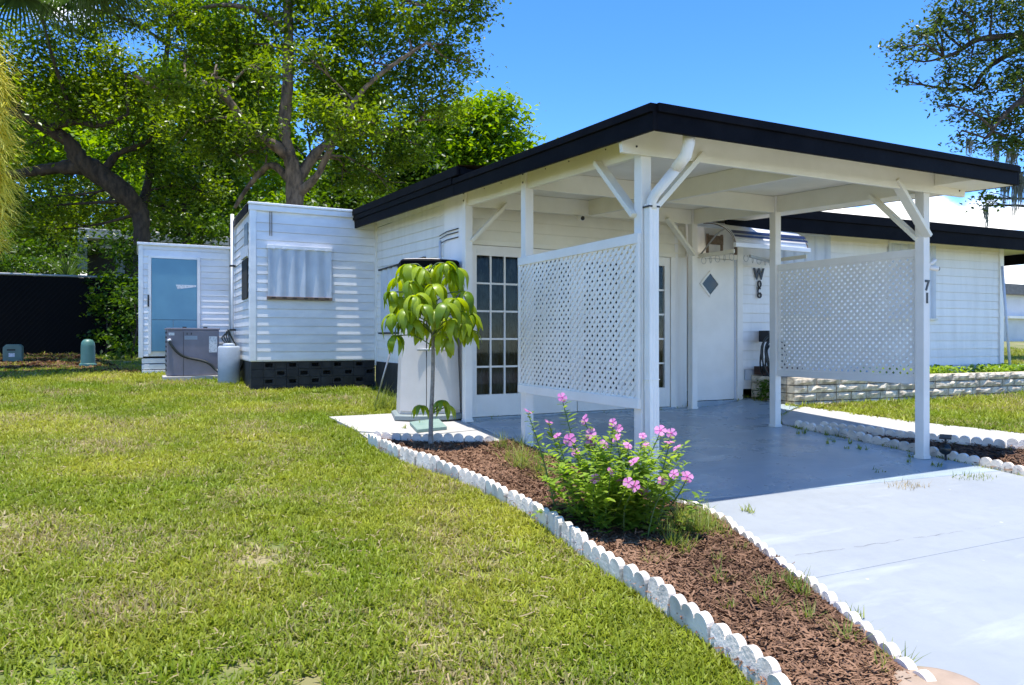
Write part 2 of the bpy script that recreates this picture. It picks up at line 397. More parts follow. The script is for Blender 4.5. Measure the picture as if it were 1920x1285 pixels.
class MB:
    def __init__(s): s.v = []; s.f = []; s.sm = []
    def add(s, vs_, fs, smooth=False):
        o = len(s.v); s.v += [tuple(p) for p in vs_]; s.f += [tuple(i + o for i in f) for f in fs]; s.sm += [smooth] * len(fs)
        return s
    def box(s, x0, x1, y0, y1, z0, z1):
        return s.add([(x0,y0,z0),(x1,y0,z0),(x1,y1,z0),(x0,y1,z0),(x0,y0,z1),(x1,y0,z1),(x1,y1,z1),(x0,y1,z1)],
                     [(0,3,2,1),(4,5,6,7),(0,1,5,4),(1,2,6,5),(2,3,7,6),(3,0,4,7)])
    def bar(s, a, b, w_, h_, up=(0,0,1)):           # box along a->b, w across, h along 'up'
        a = Vector(a); b = Vector(b); d = (b - a).normalized(); up = Vector(up)
        x = d.cross(up)
        if x.length < 1e-4: x = d.cross(Vector((1,0,0)))
        x.normalize(); y = x.cross(d).normalized()
        vs_ = []
        for p in (a, b):
            for sx, sy in ((-1,-1),(1,-1),(1,1),(-1,1)):
                vs_.append(p + x*sx*w_/2 + y*sy*h_/2)
        return s.add(vs_, [(3,2,1,0),(4,5,6,7),(0,1,5,4),(1,2,6,5),(2,3,7,6),(3,0,4,7)])
    def tube(s, pts, rad, n=8, cap=True, smooth=True, squash=1.0):
        pts = [Vector(p) for p in pts]
        if not hasattr(rad, '__len__'): rad = [rad] * len(pts)
        vs_ = []; fs = []
        t0 = (pts[1] - pts[0]).normalized()
        ref = Vector((0,0,1)) if abs(t0.z) < 0.9 else Vector((1,0,0))
        x = t0.cross(ref).normalized()
        for i, p in enumerate(pts):
            if i == 0: t_ = pts[1] - pts[0]
            elif i == len(pts) - 1: t_ = pts[-1] - pts[-2]
            else: t_ = pts[i+1] - pts[i-1]
            t_.normalize()
            x = (x - t_ * x.dot(t_))
            if x.length < 1e-5: x = t_.orthogonal()
            x.normalize(); y = t_.cross(x)
            for k in range(n):
                a = 2*math.pi*k/n
                vs_.append(p + (x*math.cos(a) + y*math.sin(a)*squash) * rad[i])
        for i in range(len(pts)-1):
            for k in range(n):
                k2 = (k+1) % n
                fs.append((i*n+k, i*n+k2, (i+1)*n+k2, (i+1)*n+k))
        if cap:
            fs.append(tuple(range(n-1,-1,-1))); fs.append(tuple((len(pts)-1)*n+k for k in range(n)))
        return s.add(vs_, fs, smooth)
    def prism(s, poly, a, b):                          # poly: list of 3d points, extruded by vector b-a
        d = Vector(b) - Vector(a); n = len(poly)
        vs_ = [Vector(p) for p in poly] + [Vector(p) + d for p in poly]
        fs = [tuple(range(n-1,-1,-1)), tuple(range(n, 2*n))] + [(i,(i+1)%n,n+(i+1)%n,n+i) for i in range(n)]
        return s.add(vs_, fs)
    def lathe(s, prof, c=(0,0,0), n=24, smooth=True):
        vs_ = []; fs = []
        for (r_, z) in prof:
            for k in range(n):
                a = 2*math.pi*k/n; vs_.append((c[0]+r_*math.cos(a), c[1]+r_*math.sin(a), c[2]+z))
        for i in range(len(prof)-1):
            for k in range(n):
                k2=(k+1)%n; fs.append((i*n+k,i*n+k2,(i+1)*n+k2,(i+1)*n+k))
        fs.append(tuple(range(n-1,-1,-1))); fs.append(tuple((len(prof)-1)*n+k for k in range(n)))
        return s.add(vs_, fs, smooth)
    def mesh(s, name):
        me = bpy.data.meshes.new(name); me.from_pydata(s.v, [], s.f)
        me.polygons.foreach_set('use_smooth', s.sm); me.update()
        bm = bmesh.new(); bm.from_mesh(me); bmesh.ops.recalc_face_normals(bm, faces=bm.faces); bm.to_mesh(me); bm.free()
        return me
    def build(s, name, m, parent=None, bevel=0.0):
        return link(name, s.mesh(name), m, parent, bevel)

def link(name, me, m, parent=None, bevel=0.0, local=False):
    o = bpy.data.objects.new(name, me); COL.objects.link(o)
    if m is not None and len(me.materials) == 0: me.materials.append(M[m] if isinstance(m, str) else m)
    if parent is not None:
        o.parent = parent
        if not local: o.matrix_parent_inverse = wmat(parent).inverted()
    if bevel > 0:
        b = o.modifiers.new('bevel', 'BEVEL'); b.width = bevel; b.segments = 2; b.limit_method = 'ANGLE'
    return o
def wmat(o):
    m = Matrix.LocRotScale(o.location, o.rotation_euler, o.scale)
    if o.parent is not None: m = wmat(o.parent) @ o.matrix_parent_inverse @ m
    return m
def tag(o, label=None, cat=None, group=None, kind=None):
    if label: o['label'] = label
    if cat: o['category'] = cat
    if group: o['group'] = group
    if kind: o['kind'] = kind
    return o
def thing(name, loc, label, cat, group=None, rz=0.0):
    o = bpy.data.objects.new(name, None); COL.objects.link(o)
    o.empty_display_size = 0.1
    o.location = loc; o.rotation_euler = (0, 0, rz)
    return tag(o, label, cat, group)
def part(name, parent, loc=(0,0,0)):                  # an Empty part
    o = bpy.data.objects.new(name, None); COL.objects.link(o); o.empty_display_size = 0.05
    o.parent = parent; o.matrix_parent_inverse = wmat(parent).inverted(); o.location = loc
    return o

def to_mesh(o):                                        # text curve to a plain mesh object
    me = bpy.data.meshes.new_from_object(o)
    n = bpy.data.objects.new('x', me); COL.objects.link(n)
    n.parent = o.parent; n.matrix_parent_inverse = o.matrix_parent_inverse; n.location = o.location; n.rotation_euler = o.rotation_euler; n.scale = o.scale
    nm = o.name.split('.')[0]; bpy.data.objects.remove(o); n.name = nm
    return n
def inside(px_, py_, poly):
    r_ = np.zeros(len(px_), bool); n = len(poly)
    for i in range(n):
        x1, y1 = poly[i][0], poly[i][1]; x2, y2 = poly[(i+1)%n][0], poly[(i+1)%n][1]
        c = ((y1 > py_) != (y2 > py_)) & (px_ < (x2-x1)*(py_-y1)/((y2-y1) if y2 != y1 else 1e-9) + x1)
        r_ ^= c
    return r_
def sheet(name, poly, off, m, thick=0.12, step=0.5, parent=None, bevel=0.0):
    bm = bmesh.new()
    f = bm.faces.new([bm.verts.new((p[0], p[1], 0)) for p in poly])
    xs = [p[0] for p in poly]; ys = [p[1] for p in poly]
    for k in np.arange(min(xs)+step, max(xs), step):
        bmesh.ops.bisect_plane(bm, geom=bm.verts[:]+bm.edges[:]+bm.faces[:], plane_co=(k,0,0), plane_no=(1,0,0))
    for k in np.arange(min(ys)+step, max(ys), step):
        bmesh.ops.bisect_plane(bm, geom=bm.verts[:]+bm.edges[:]+bm.faces[:], plane_co=(0,k,0), plane_no=(0,1,0))
    bmesh.ops.recalc_face_normals(bm, faces=bm.faces)
    if bm.faces[:][0].normal.z < 0: bmesh.ops.reverse_faces(bm, faces=bm.faces)
    for v in bm.verts: v.co.z = gf(v.co.x, v.co.y) + off
    if thick:
        ed = [e for e in bm.edges if e.is_boundary]
        r_ = bmesh.ops.extrude_edge_only(bm, edges=ed)
        for v in [q for q in r_['geom'] if isinstance(q, bmesh.types.BMVert)]: v.co.z -= thick
    me = bpy.data.meshes.new(name); bm.to_mesh(me); bm.free()
    return link(name, me, m, parent)

# ------------------------------------------------------------------ setting: ground, slabs, beds
def xy(p): return (p.x, p.y)
XL, XR, XM = 3.32, 6.61, 4.96            # carport post lines
YF, YM, YB = 4.31, 6.09, 7.50
YW = 7.65                                 # house front wall
ax = np.unique(np.concatenate([np.arange(-14, 20.01, 0.4), [-400,-250,-150,-90,-60,-40,-30,-22,-18,24,30,40,60,90,150,250,400]]))
ay = np.unique(np.concatenate([np.arange(-4, 22.01, 0.4), [-60,-30,-15,-8,24,27,30,36,44,60,90,150,250,400]]))
gx, gy = np.meshgrid(ax, ay)
gv = np.stack([gx.ravel(), gy.ravel(), g(gx.ravel(), gy.ravel())], 1)
nx = len(ax)
ii = np.arange((len(ay)-1)*nx).reshape(len(ay)-1, nx)[:, :-1].ravel()
gfc = np.stack([ii, ii+1, ii+nx+1, ii+nx], 1)
ground = link('ground', np_mesh('ground', gv, gfc), 'ground'); tag(ground, kind='structure')

# left bed outline, traced on the ground
lawn_edge_px = [(694,836),(728,854),(775,874),(830,893),(885,913),(935,937),(985,964),(1035,998),(1090,1042),(1150,1082),(1215,1124),(1280,1172),(1345,1224),(1415,1284),(1500,1362)]
lawn_edge = [pg(u, v) for u, v in lawn_edge_px]
drive_edge_px = [(1238,950),(1300,962),(1345,985),(1395,1022),(1440,1056),(1490,1092),(1535,1132),(1578,1170),(1622,1210),(1670,1254),(1735,1305)]
drive_edge = [pg(u, v) for u, v in drive_edge_px]
pad_edge = [pg(u, v) for u, v in [(698,833),(760,838),(820,840),(880,840),(940,838)]]
bed_corner = Vector((XL - 0.07, 6.25, 0))
bed_poly = [xy(p) for p in lawn_edge] + [xy(p) for p in reversed(drive_edge)] + [(XL-0.07, 4.2), (XL-0.07, 6.3)] + [xy(p) for p in reversed(pad_edge)]
mulch_bed = sheet('mulch_bed', bed_poly, 0.035, 'soil', 0.05, 0.4); tag(mulch_bed, kind='structure')

# carport slab and driveway panels with joints
XE = 6.8
slab_poly = [(XL-0.05, 4.02), (XE, 3.72), (XE, 6.2), (7.2, 6.6), (7.75, 6.75), (7.75, YW), (3.30, YW), (3.30, 6.95), (XL-0.05, 6.3)]
carport_slab = sheet('carport_slab', slab_poly, 0.024, 'slab', 0.12, 0.4); tag(carport_slab, kind='structure')
de = [xy(p) for p in drive_edge]
jy = 2.62
left_a = [p for p in de if p[1] > jy + 0.02]; left_b = [p for p in de if p[1] <= jy + 0.02]
def edge_at(y):
    for p, q in zip(de[:-1], de[1:]):
        if (p[1]-y)*(q[1]-y) <= 0 and p[1] != q[1]:
            k = (y-p[1])/(q[1]-p[1]); return p[0]+k*(q[0]-p[0])
    return de[-1][0]
d1 = sheet('driveway', [(XL-0.05, 4.03)] + left_a + [(edge_at(jy), jy), (6.70, jy-0.12), (6.80, 3.73)], 0.022, 'drive', 0.12, 0.4)
tag(d1, kind='structure')
d2 = sheet('driveway', [(edge_at(jy), jy+0.012)] + left_b + [(de[-1][0]-0.6, -3.0), (7.6, -3.0), (6.70, jy-0.108)], 0.020, 'drive', 0.12, 0.4)
tag(d2, kind='structure')

# hairline crack across the near panel
cb_ = MB(); crs = random.Random(8); prev = None
for i in range(60):
    p = pg(1440+i*8.5, 1050-i*1.25+crs.uniform(-1.6, 1.6), 0.0235); w2 = 0.0012*crs.uniform(0.2, 1.2)*(1 if i < 44 else 0.4)
    cur = [Vector((p.x, p.y-w2, gf(p.x, p.y)+0.0245)), Vector((p.x, p.y+w2, gf(p.x, p.y)+0.0245))]
    if prev and i % 13 not in (5, 6): cb_.add(prev+[cur[1], cur[0]], [(0, 1, 2, 3)])
    prev = cur
cb_.build('crack', 'mortar', d1)
# concrete pad left of the carport, two panels
pa = [pg(u, v) for u, v in [(617,786),(742,766),(742,814),(676,815)]]
pad1 = sheet('concrete_pad', [xy(pa[0]), (xy(pa[1])[0], 8.35), (3.28, 8.35), (3.28, 7.02), (2.62, 6.92), xy(pg(672,814))], 0.028, 'pad', 0.12, 0.4)
tag(pad1, kind='structure')
pad2 = sheet('concrete_pad', [xy(pg(674,816)), (2.62, 6.905), (3.28, 7.005), (3.26, 6.33), xy(pad_edge[-1]), xy(pad_edge[2]), xy(pad_edge[0])], 0.026, 'pad', 0.12, 0.4)
tag(pad2, kind='structure')

bounce_road = sheet('bounce_road', [(-60, -12), (60, -12), (60, -5), (-60, -5)], 0.02, 'pad', 0.1, 4.0); tag(bounce_road, kind='structure')  # unseen pale strip added behind the camera for bounce light and pane reflections
# right side: wedge bed, walkway, lawn beyond
wed = [(6.84, 5.75), (6.86, 3.9), (6.75, 3.1), (7.0, 1.5), (8.6, 1.5), (8.0, 3.1), (7.55, 4.0), (7.02, 5.5)]
right_bed = sheet('mulch_bed', wed, 0.035, 'soil', 0.05, 0.4); tag(right_bed, kind='structure')
walk = [(6.86, 6.2), (6.88, 5.8), (7.04, 5.5), (7.57, 4.0), (8.02, 3.1), (8.8, 1.4), (10.2, 1.4), (8.9, 3.6), (8.55, 4.5), (8.12, 5.4), (7.85, 6.72), (7.22, 6.58)]
walkway = sheet('walkway', walk, 0.026, 'pad', 0.12, 0.4); tag(walkway, kind='structure')

# ------------------------------------------------------------------ carport
def zc(x, y):                       # ceiling underside
    return 2.93 + 0.0107*(x-3.06) + 0.0465*(y-3.85)
CX0, CX1, CY0, CY1 = 3.06, 7.27, 3.85, 7.64
carport = thing('carport', (4.96, 5.9, gf(4.96, 5.9)+0.024), 'open white timber carport with flat roof, black fascia and lattice side panels', 'carport')
def roof_prism(x0, x1, y0, y1, lo, hi):
    b = MB()
    vs_ = [(x, y, zc(x, y)+o) for o in (lo, hi) for x, y in ((x0,y0),(x1,y0),(x1,y1),(x0,y1))]
    return b.add(vs_, [(0,3,2,1),(4,5,6,7),(0,1,5,4),(1,2,6,5),(2,3,7,6),(3,0,4,7)])
# ceiling panels between beams, each a board of its own
roof_prism(XR+0.06, CX1-0.002, CY0+0.01, CY1-0.02, -0.128, -0.115).build('soffit', 'bouncewhite', carport)
roof_prism(XR+0.045, XR+0.058, CY0+0.012, YF-0.09, -0.128, -0.002).build('soffit', 'bouncewhite', carport)
roof = roof_prism(CX0, CX1, CY0, CY1, 0.022, 0.05).build('roof', 'black', carport)
cuts = [CX0+0.03, XL+0.62, XM-0.01, XM+0.86, XR+0.02, CX1-0.03]
cy = [CY0+0.03, YM, CY1-0.01]
for i in range(5):
    for j in range(2):
        roof_prism(cuts[i]+0.003, cuts[i+1]-0.003, cy[j]+0.003, cy[j+1]-0.003, 0.0, 0.02).build('ceiling_panel', 'bouncewhite', roof)
def zf(x, y): return zc(x, y) - 0.13
def fascia(p, q, nrm):
    p = Vector((*p, 0)); q = Vector((*q, 0)); n = Vector((*nrm, 0))
    for nm, lo, hi, t0, t1 in (('fascia_board', 0.0, 0.125, 0, 0.03), ('drip_edge', 0.118, 0.178, -0.02, 0.052)):
        b = MB(); vs_ = []
        for a in (p, q):
            for t_ in (t0, t1):
                c = a + n*t_
                for z in (lo, hi): vs_.append((c.x, c.y, zf(a.x, a.y)+z))
        b.add(vs_, [(0,1,3,2),(4,6,7,5),(0,4,5,1),(2,3,7,6),(1,5,7,3),(0,2,6,4)])
        b.build(nm, 'black', carport, 0.004)
fascia((CX0, CY0), (CX1, CY0), (0, -1))
fascia((CX0, CY0-0.03), (CX0, 7.20), (-1, 0))
fascia((CX1, CY0-0.03), (CX1, CY1), (1, 0))
# beams
def beam(x0, x1, y0, y1, drop=0.0, h=0.19):
    roof_prism(x0, x1, y0, y1, -h-drop, -drop-0.002).build('beam', 'bouncewhite', carport, 0.004)
HB = 0.022
fb = MB()
vs_ = []
for o in (-0.20, -0.004):
    for x, y in ((XL-0.27, YF-0.085), (7.17, YF-0.085), (7.17, YF-0.046), (XL-0.27, YF-0.046)):
        xx = x + (0.03 if (o < -0.1 and x < 4) else (-0.03 if (o < -0.1 and x > 6) else 0))
        vs_.append((xx, y, zc(x, y)+o))
fb.add(vs_, [(0,3,2,1),(4,5,6,7),(0,1,5,4),(1,2,6,5),(2,3,7,6),(3,0,4,7)]).build('beam', 'bouncewhite', carport, 0.004)
for x in (XL, XR):
    for y0, y1 in ((YF+0.045, YM-0.045), (YM+0.045, YB-0.045)):
        beam(x-HB, x+HB, y0, y1)
beam(XM-HB, XM+HB, YF-0.045, YM-HB); beam(XM-HB, XM+HB, YM+HB, YB-HB)
beam(XL+HB, XR-HB, YM-HB, YM+HB); beam(XL+HB, XR-HB, YB-HB, YB+HB)
# posts
bolt_me = MB().lathe([(0.009,0),(0.009,0.006),(0.004,0.008)], n=8).mesh('bolt')
def bolt(p, nrm, par=carport, s=1.0):
    o = link('bolt', bolt_me, 'bolt', par)
    o.location = p; o.rotation_euler = Vector(nrm).to_track_quat('Z', 'Y').to_euler(); o.scale = (s, s, s)
post_z = {}
for (x, y, zt) in ((XL, YF, 0), (XL, YM, 0), (XL, YB, 0), (XR, YF, 0), (XR, YM, 0), (XR, YB, 0)):
    zb = gf(x, y) + 0.025
    ztop = zc(x, y) - (0.003 if y > 4.4 else 0.003)
    MB().box(x-0.045, x+0.045, y-0.045, y+0.045, zb, ztop).build('post', 'white', carport, 0.005)
    MB().box(x-0.052, x+0.052, y-0.052, y+0.052, zb-0.001, zb+0.03).build('post_shoe', 'white', carport, 0.004)
    if x == XL:
        for k in (0.05, 0.13): bolt((x-0.045, y, zc(x,y)-k), (-1,0,0))
# braces
def brace(a, b, up, w_=0.038, h_=0.088):
    m_ = MB().bar(a, b, w_, h_, up).build('brace', 'bouncewhite', carport, 0.004)
def brace_px(x, y, dx, dy, drop, run, off):
    z0 = zc(x, y) - 0.19 - drop
    a = Vector((x, y, z0)) + Vector(off); d = Vector((dx*run, dy*run, run*1.0))
    brace(a, a + d, (dy, dx, 0))
    for k in (0.04, 0.08):
        n = Vector((-abs(dy), -abs(dx), 0))
        bolt(a + d*(k) + n*0.02, n); bolt(a + d*(1-k) + n*0.02, n)
brace_px(XL-0.0, YF+0.02, 0, 1, 0.44, 0.50, (-0.046+0.0, 0, 0))
brace_px(XL+0.02, YF, 1, 0, 0.42, 0.48, (0, -0.064, 0))
brace_px(XR-0.02, YF, -1, 0, 0.42, 0.48, (0, -0.064, 0))
brace_px(XR, YF+0.02, 0, 1, 0.44, 0.50, (-0.03, 0, 0))
brace_px(XL+0.02, YB, 1, 0, 0.40, 0.46, (0, -0.045, 0))
brace_px(XR-0.02, YB, -1, 0, 0.42, 0.46, (0, -0.045, 0))
for y in (4.75, 5.3, 5.7, 6.6, 7.0):
    bolt((XL-HB, y, zc(XL,y)-0.06), (-1,0,0), s=0.7)
for x in (3.2, 7.05):
    for k in (0.05, 0.15): bolt((x, YF-0.085, zc(x,YF)-k), (0,-1,0), s=0.9)
# downspout: fluted pipe on the front-left post, elbow up to the fascia
ds = part('downspout', carport)
xs_, ys_ = XL+0.015, YF-0.085
def fluted(cx, cy_, z0, z1):
    pr = []
    wx, wy = 0.042, 0.032
    for (sx, sy, ex, ey) in ((-1,-1,1,-1),(1,-1,1,1),(1,1,-1,1),(-1,1,-1,-1)):
        for k in range(6):
            t_ = k/6
            px_ = sx+(ex-sx)*t_; py2 = sy+(ey-sy)*t_
            ins = 0.0045 if k in (2, 4) else 0.0
            nx_ = 0 if sx != ex else sx; ny_ = 0 if sy != ey else sy
            pr.append((cx+px_*wx-nx_*ins, cy_+py2*wy-ny_*ins))
    n = len(pr)
    b = MB(); b.add([(x,y,z0) for x,y in pr]+[(x,y,z1) for x,y in pr], [tuple(range(n-1,-1,-1)), tuple(range(n,2*n))]+[(i,(i+1)%n,n+(i+1)%n,n+i) for i in range(n)])
    return b
zb0 = gf(XL, YF)
fluted(xs_, ys_, 1.03, 2.40).build('pipe', 'white', ds)
fluted(xs_+0.002, ys_-0.002, zb0+0.10, 1.06).build('pipe', 'white', ds)
pt = [(xs_, ys_, 2.36), (xs_, ys_, 2.42), (xs_+0.012, ys_-0.03, 2.47), (xs_+0.055, 4.02, 2.62), (xs_+0.075, 3.94, 2.70), (xs_+0.08, 3.915, 2.78), (xs_+0.08, 3.915, 2.84)]
MB().tube(pt[:4], 0.044, 12, squash=0.8).build('elbow', 'white', ds)
MB().tube(pt[3:], 0.050, 12, squash=0.8).build('elbow', 'white', ds)
MB().tube([(xs_, ys_, zb0+0.16), (xs_, ys_, zb0+0.10), (xs_-0.01, ys_-0.05, zb0+0.06), (xs_-0.03, ys_-0.16, zb0+0.055)], 0.045, 12, squash=0.8).build('elbow', 'white', ds)
MB().box(xs_-0.05, xs_+0.05, ys_-0.036, ys_+0.04, 2.372, 2.384).build('strap', 'bolt', ds)
MB().box(xs_-0.05, xs_+0.05, ys_-0.036, ys_+0.04, 1.12, 1.125).build('strap', 'white', ds)

# lattice panels: every slat a piece
def clip_poly(poly, a, b, c):       # keep a*x+b*y<=c
    out = []
    for i in range(len(poly)):
        p, q = poly[i], poly[(i+1)%len(poly)]
        dp = a*p[0]+b*p[1]-c; dq = a*q[0]+b*q[1]-c
        if dp <= 0: out.append(p)
        if dp*dq < 0:
            k = dp/(dp-dq); out.append((p[0]+k*(q[0]-p[0]), p[1]+k*(q[1]-p[1])))
    return out
def lattice(x, y0, y1, z0, z1, tilt=0.0):
    lp = part('lattice_panel', carport)
    for (a, b) in ((z1-0.075, z1), (z0, z0+0.075)):
        MB().box(x-0.016, x+0.016, y0, y1, a, b).build('rail', 'white', lp, 0.003)
    for (a, b) in ((y0, y0+0.03), (y1-0.03, y1)):
        MB().box(x-0.011, x+0.011, a, b, z0+0.075, z1-0.075).build('stile', 'white', lp)
    Y0, Y1, Z0, Z1 = y0+0.004, y1-0.004, z0+0.06, z1-0.06
    p, wd = 0.0515, 0.0285
    rt = math.sqrt(0.5)
    for sgn, xo in ((1, -0.0045), (-1, 0.0005)):
        nrm = (rt, sgn*rt)
        cs_ = [nrm[0]*yy+nrm[1]*zz for yy in (Y0,Y1) for zz in (Z0,Z1)]
        k = min(cs_)+0.02
        while k < max(cs_):
            q = [(Y0,Z0),(Y1,Z0),(Y1,Z1),(Y0,Z1)]
            q = clip_poly(q, nrm[0], nrm[1], k+wd/2)
            if q: q = clip_poly(q, -nrm[0], -nrm[1], -(k-wd/2))
            if len(q) >= 3:
                MB().prism([(x+xo, a, b) for a, b in q], (0,0,0), (0.004,0,0)).build('slat', 'white', lp)
            k += p
    return lp
lattice(XL-0.063, YF-0.045, YM+0.045, 0.905, 2.19)
lattice(XR, YF+0.047, YM-0.047, 0.985, 2.275)
# house number 71 and lamp on the front-right post, camera under the ceiling
for ch, (u, v) in (('7', (1735, 536)), ('1', (1736, 560))):
    c = bpy.data.curves.new('house_number', 'FONT'); c.body = ch; c.size = 0.135; c.extrude = 0.003; c.offset = 0.004
    c.align_x = 'CENTER'; c.align_y = 'CENTER'
    o = bpy.data.objects.new('house_number', c); COL.objects.link(o); c.materials.append(M['blackplastic'])
    o.parent = carport; o.matrix_parent_inverse = wmat(carport).inverted()
    p = py(u, v, YF-0.05)
    o.location = (XR+0.0, YF-0.049, p.z); o.rotation_euler = (R(90), 0, 0)
    to_mesh(o)
lamp = thing('security_lamp', (XR+0.045, YF, 2.02), 'small white twin-head security lamp clamped to the numbered front post', 'lamp')
MB().tube([(XR+0.045, YF, 2.11), (XR+0.075, YF, 2.11)], 0.035, 12).build('base', 'white', lamp)
MB().tube([(XR+0.07, YF, 2.115), (XR+0.12, YF-0.02, 2.14), (XR+0.15, YF-0.03, 2.17)], [0.016,0.018,0.02], 10).build('lamp_head', 'white', lamp)
MB().tube([(XR+0.07, YF, 2.10), (XR+0.11, YF-0.02, 2.09), (XR+0.17, YF-0.04, 2.085)], [0.014,0.022,0.026], 10).build('lamp_head', 'white', lamp)
MB().tube([(XR+0.17, YF-0.04, 2.085), (XR+0.182, YF-0.043, 2.084)], [0.023, 0.02], 10).build('lens', 'blackplastic', lamp)
cx_, cy2, cz_ = 4.80, 7.40, 2.90
scam = thing('security_camera', (cx_, cy2, 2.98), 'tiny white round security camera under the carport ceiling by the wall', 'camera')
pc = py(1089, 408, 7.42)
MB().tube([(pc.x-0.02, 7.52, pc.z+0.03), (pc.x, 7.45, pc.z+0.01)], 0.014, 10).build('bracket', 'white', scam)
MB().tube([(pc.x, 7.46, pc.z), (pc.x+0.0, 7.38, pc.z-0.015)], [0.028, 0.034], 14).build('body', 'white', scam)
MB().tube([(pc.x, 7.381, pc.z-0.015), (pc.x, 7.374, pc.z-0.016)], 0.026, 14).build('lens', 'blackplastic', scam)

# ------------------------------------------------------------------ house
house = thing('house', (6.0, 9.5, gf(6, 9.5)), 'white lap-sided house with black flat roof, glazed double doors and diamond-window door', 'house')
board_cache = {}
def boards(parent, p0, p1, z0, z1, h=0.127, m='siding', nrm=None, tilt=0.0, name='board'):
    """lap boards from plan point p0 to p1, outward normal nrm; each board one object, equal ones share a mesh"""
    a = Vector((*p0, 0)); b = Vector((*p1, 0)); L = (b-a).length; d = (b-a).normalized()
    n = Vector((*nrm, 0)).normalized()
    key = (round(L, 3), round(h, 4), round(tilt, 4), m)
    if key not in board_cache:
        mb = MB(); vs_ = []
        for x in (0, L):
            zz = x*tilt
            vs_ += [(x, 0, zz), (x, -0.013, zz), (x, -0.0125, zz+0.008), (x, -0.004, zz+h-0.010), (x, 0, zz+h-0.010)]
        mb.add(vs_, [(4,3,2,1,0),(5,6,7,8,9)] + [(i, (i+1)%5, 5+(i+1)%5, 5+i) for i in range(5)])
        me = mb.mesh(name); me.materials.append(M[m]); board_cache[key] = me
    me = board_cache[key]
    # local frame: x along d, -y outward
    yv = -n; zv = Vector((0,0,1)); xv = d
    if xv.cross(yv).z < 0:             # keep a right-handed frame: run from the other end
        a, xv = b, -d
        if tilt: pass
    k = z0
    while k < z1 - 0.02:
        o = link(name, me, None, parent)
        rot = Matrix((xv, yv, zv)).transposed()
        o.matrix_basis = Matrix.Translation(Vector((a.x, a.y, k))) @ rot.to_4x4()
        k += h
ZD = gf(4.9, YW) + 0.03              # door sill level
# front wall: header over the glazed doors, post strips, wall right of the plain door
wall_f = MB()
wall_f.box(3.36, 6.62, YW+0.002, YW+0.10, 2.52, 3.12)
wall_f.box(3.36, 3.43, YW+0.003, YW+0.10, ZD-0.1, 2.52)
wf = wall_f.build('wall', 'bouncewhite', house)
boards(wf, (3.37, YW), (6.60, YW), 2.56, 3.07, 0.127, 'bouncewhite', (0,-1))
MB().box(3.40, 6.42, YW-0.028, YW+0.05, 2.505, 2.565).build('door_header', 'bouncewhite', house, 0.003)
# glazed doors: four leaves
for k in range(4):
    x0 = 3.405 + 0.733*k + 0.006; x1 = x0 + 0.721
    zb_, zt_ = ZD+0.02, 2.50
    leaf = part('glazed_door', house)
    st = 0.085
    gx0, gx1 = x0+st, x1-st
    gz0, gz1 = zb_+0.255, zt_-0.115
    for (a, b, c, d) in ((x0, gx0, zb_, zt_), (gx1, x1, zb_, zt_), (gx0, gx1, zb_, gz0), (gx0, gx1, gz1, zt_)):
        MB().box(a, b, YW-0.02, YW+0.024, c, d).build('door_frame', 'white', leaf, 0.002)
    for i in (1, 2):
        xx = gx0 + (gx1-gx0)*i/3; MB().box(xx-0.011, xx+0.011, YW-0.012, YW+0.02, gz0, gz1).build('glazing_bar', 'white', leaf)
    for i in range(1, 5):
        zz = gz0 + (gz1-gz0)*i/5; MB().box(gx0, gx1, YW-0.0105, YW+0.0185, zz-0.011, zz+0.011).build('glazing_bar', 'white', leaf)
    for i in range(3):
        for j in range(5):
            xa = gx0+(gx1-gx0)*i/3+0.011; xb = gx0+(gx1-gx0)*(i+1)/3-0.011
            za = gz0+(gz1-gz0)*j/5+0.011; zb2 = gz0+(gz1-gz0)*(j+1)/5-0.011
            o = MB().box(xa, xb, YW+0.001, YW+0.005, za, zb2).build('pane', 'glass', leaf)
    if k in (0, 2):
        for zz in (zb_+0.25, zb_+1.0, zt_-0.35):
            MB().box(x1-0.006, x1+0.012, YW-0.034, YW-0.021, zz, zz+0.10).build('hinge', 'bolt', leaf)
    # curtain behind the glass
    cv = []; cf = []
    n_ = 40
    for i in range(n_+1):
        xx = gx0-0.03+(gx1-gx0+0.06)*i/n_; yy = YW+0.09+0.018*math.sin(i*1.3+k)+0.01*math.sin(i*0.47)
        cv += [(xx, yy, gz0-0.05), (xx, yy, gz1+0.05)]
    for i in range(n_): cf.append((2*i, 2*i+2, 2*i+3, 2*i+1))
    MB().add(cv, cf, True).build('curtain', 'curtain', leaf)
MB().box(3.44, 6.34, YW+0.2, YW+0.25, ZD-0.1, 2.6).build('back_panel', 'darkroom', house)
MB().box(3.43, 6.42, YW-0.03, YW+0.04, ZD-0.04, ZD+0.014).build('door_sill', 'slab', house)
MB().box(6.345, 6.42, YW-0.026, YW+0.06, ZD-0.02, 2.505).build('door_jamb', 'white', house, 0.003)
MB().box(6.42, 6.475, YW-0.012, YW+0.06, ZD-0.02, 3.1).build('corner_strip', 'siding', house)
MB().box(6.475, 6.66, YW+0.02, YW+0.08, ZD-0.02, 3.1).build('corner_strip', 'siding', house)
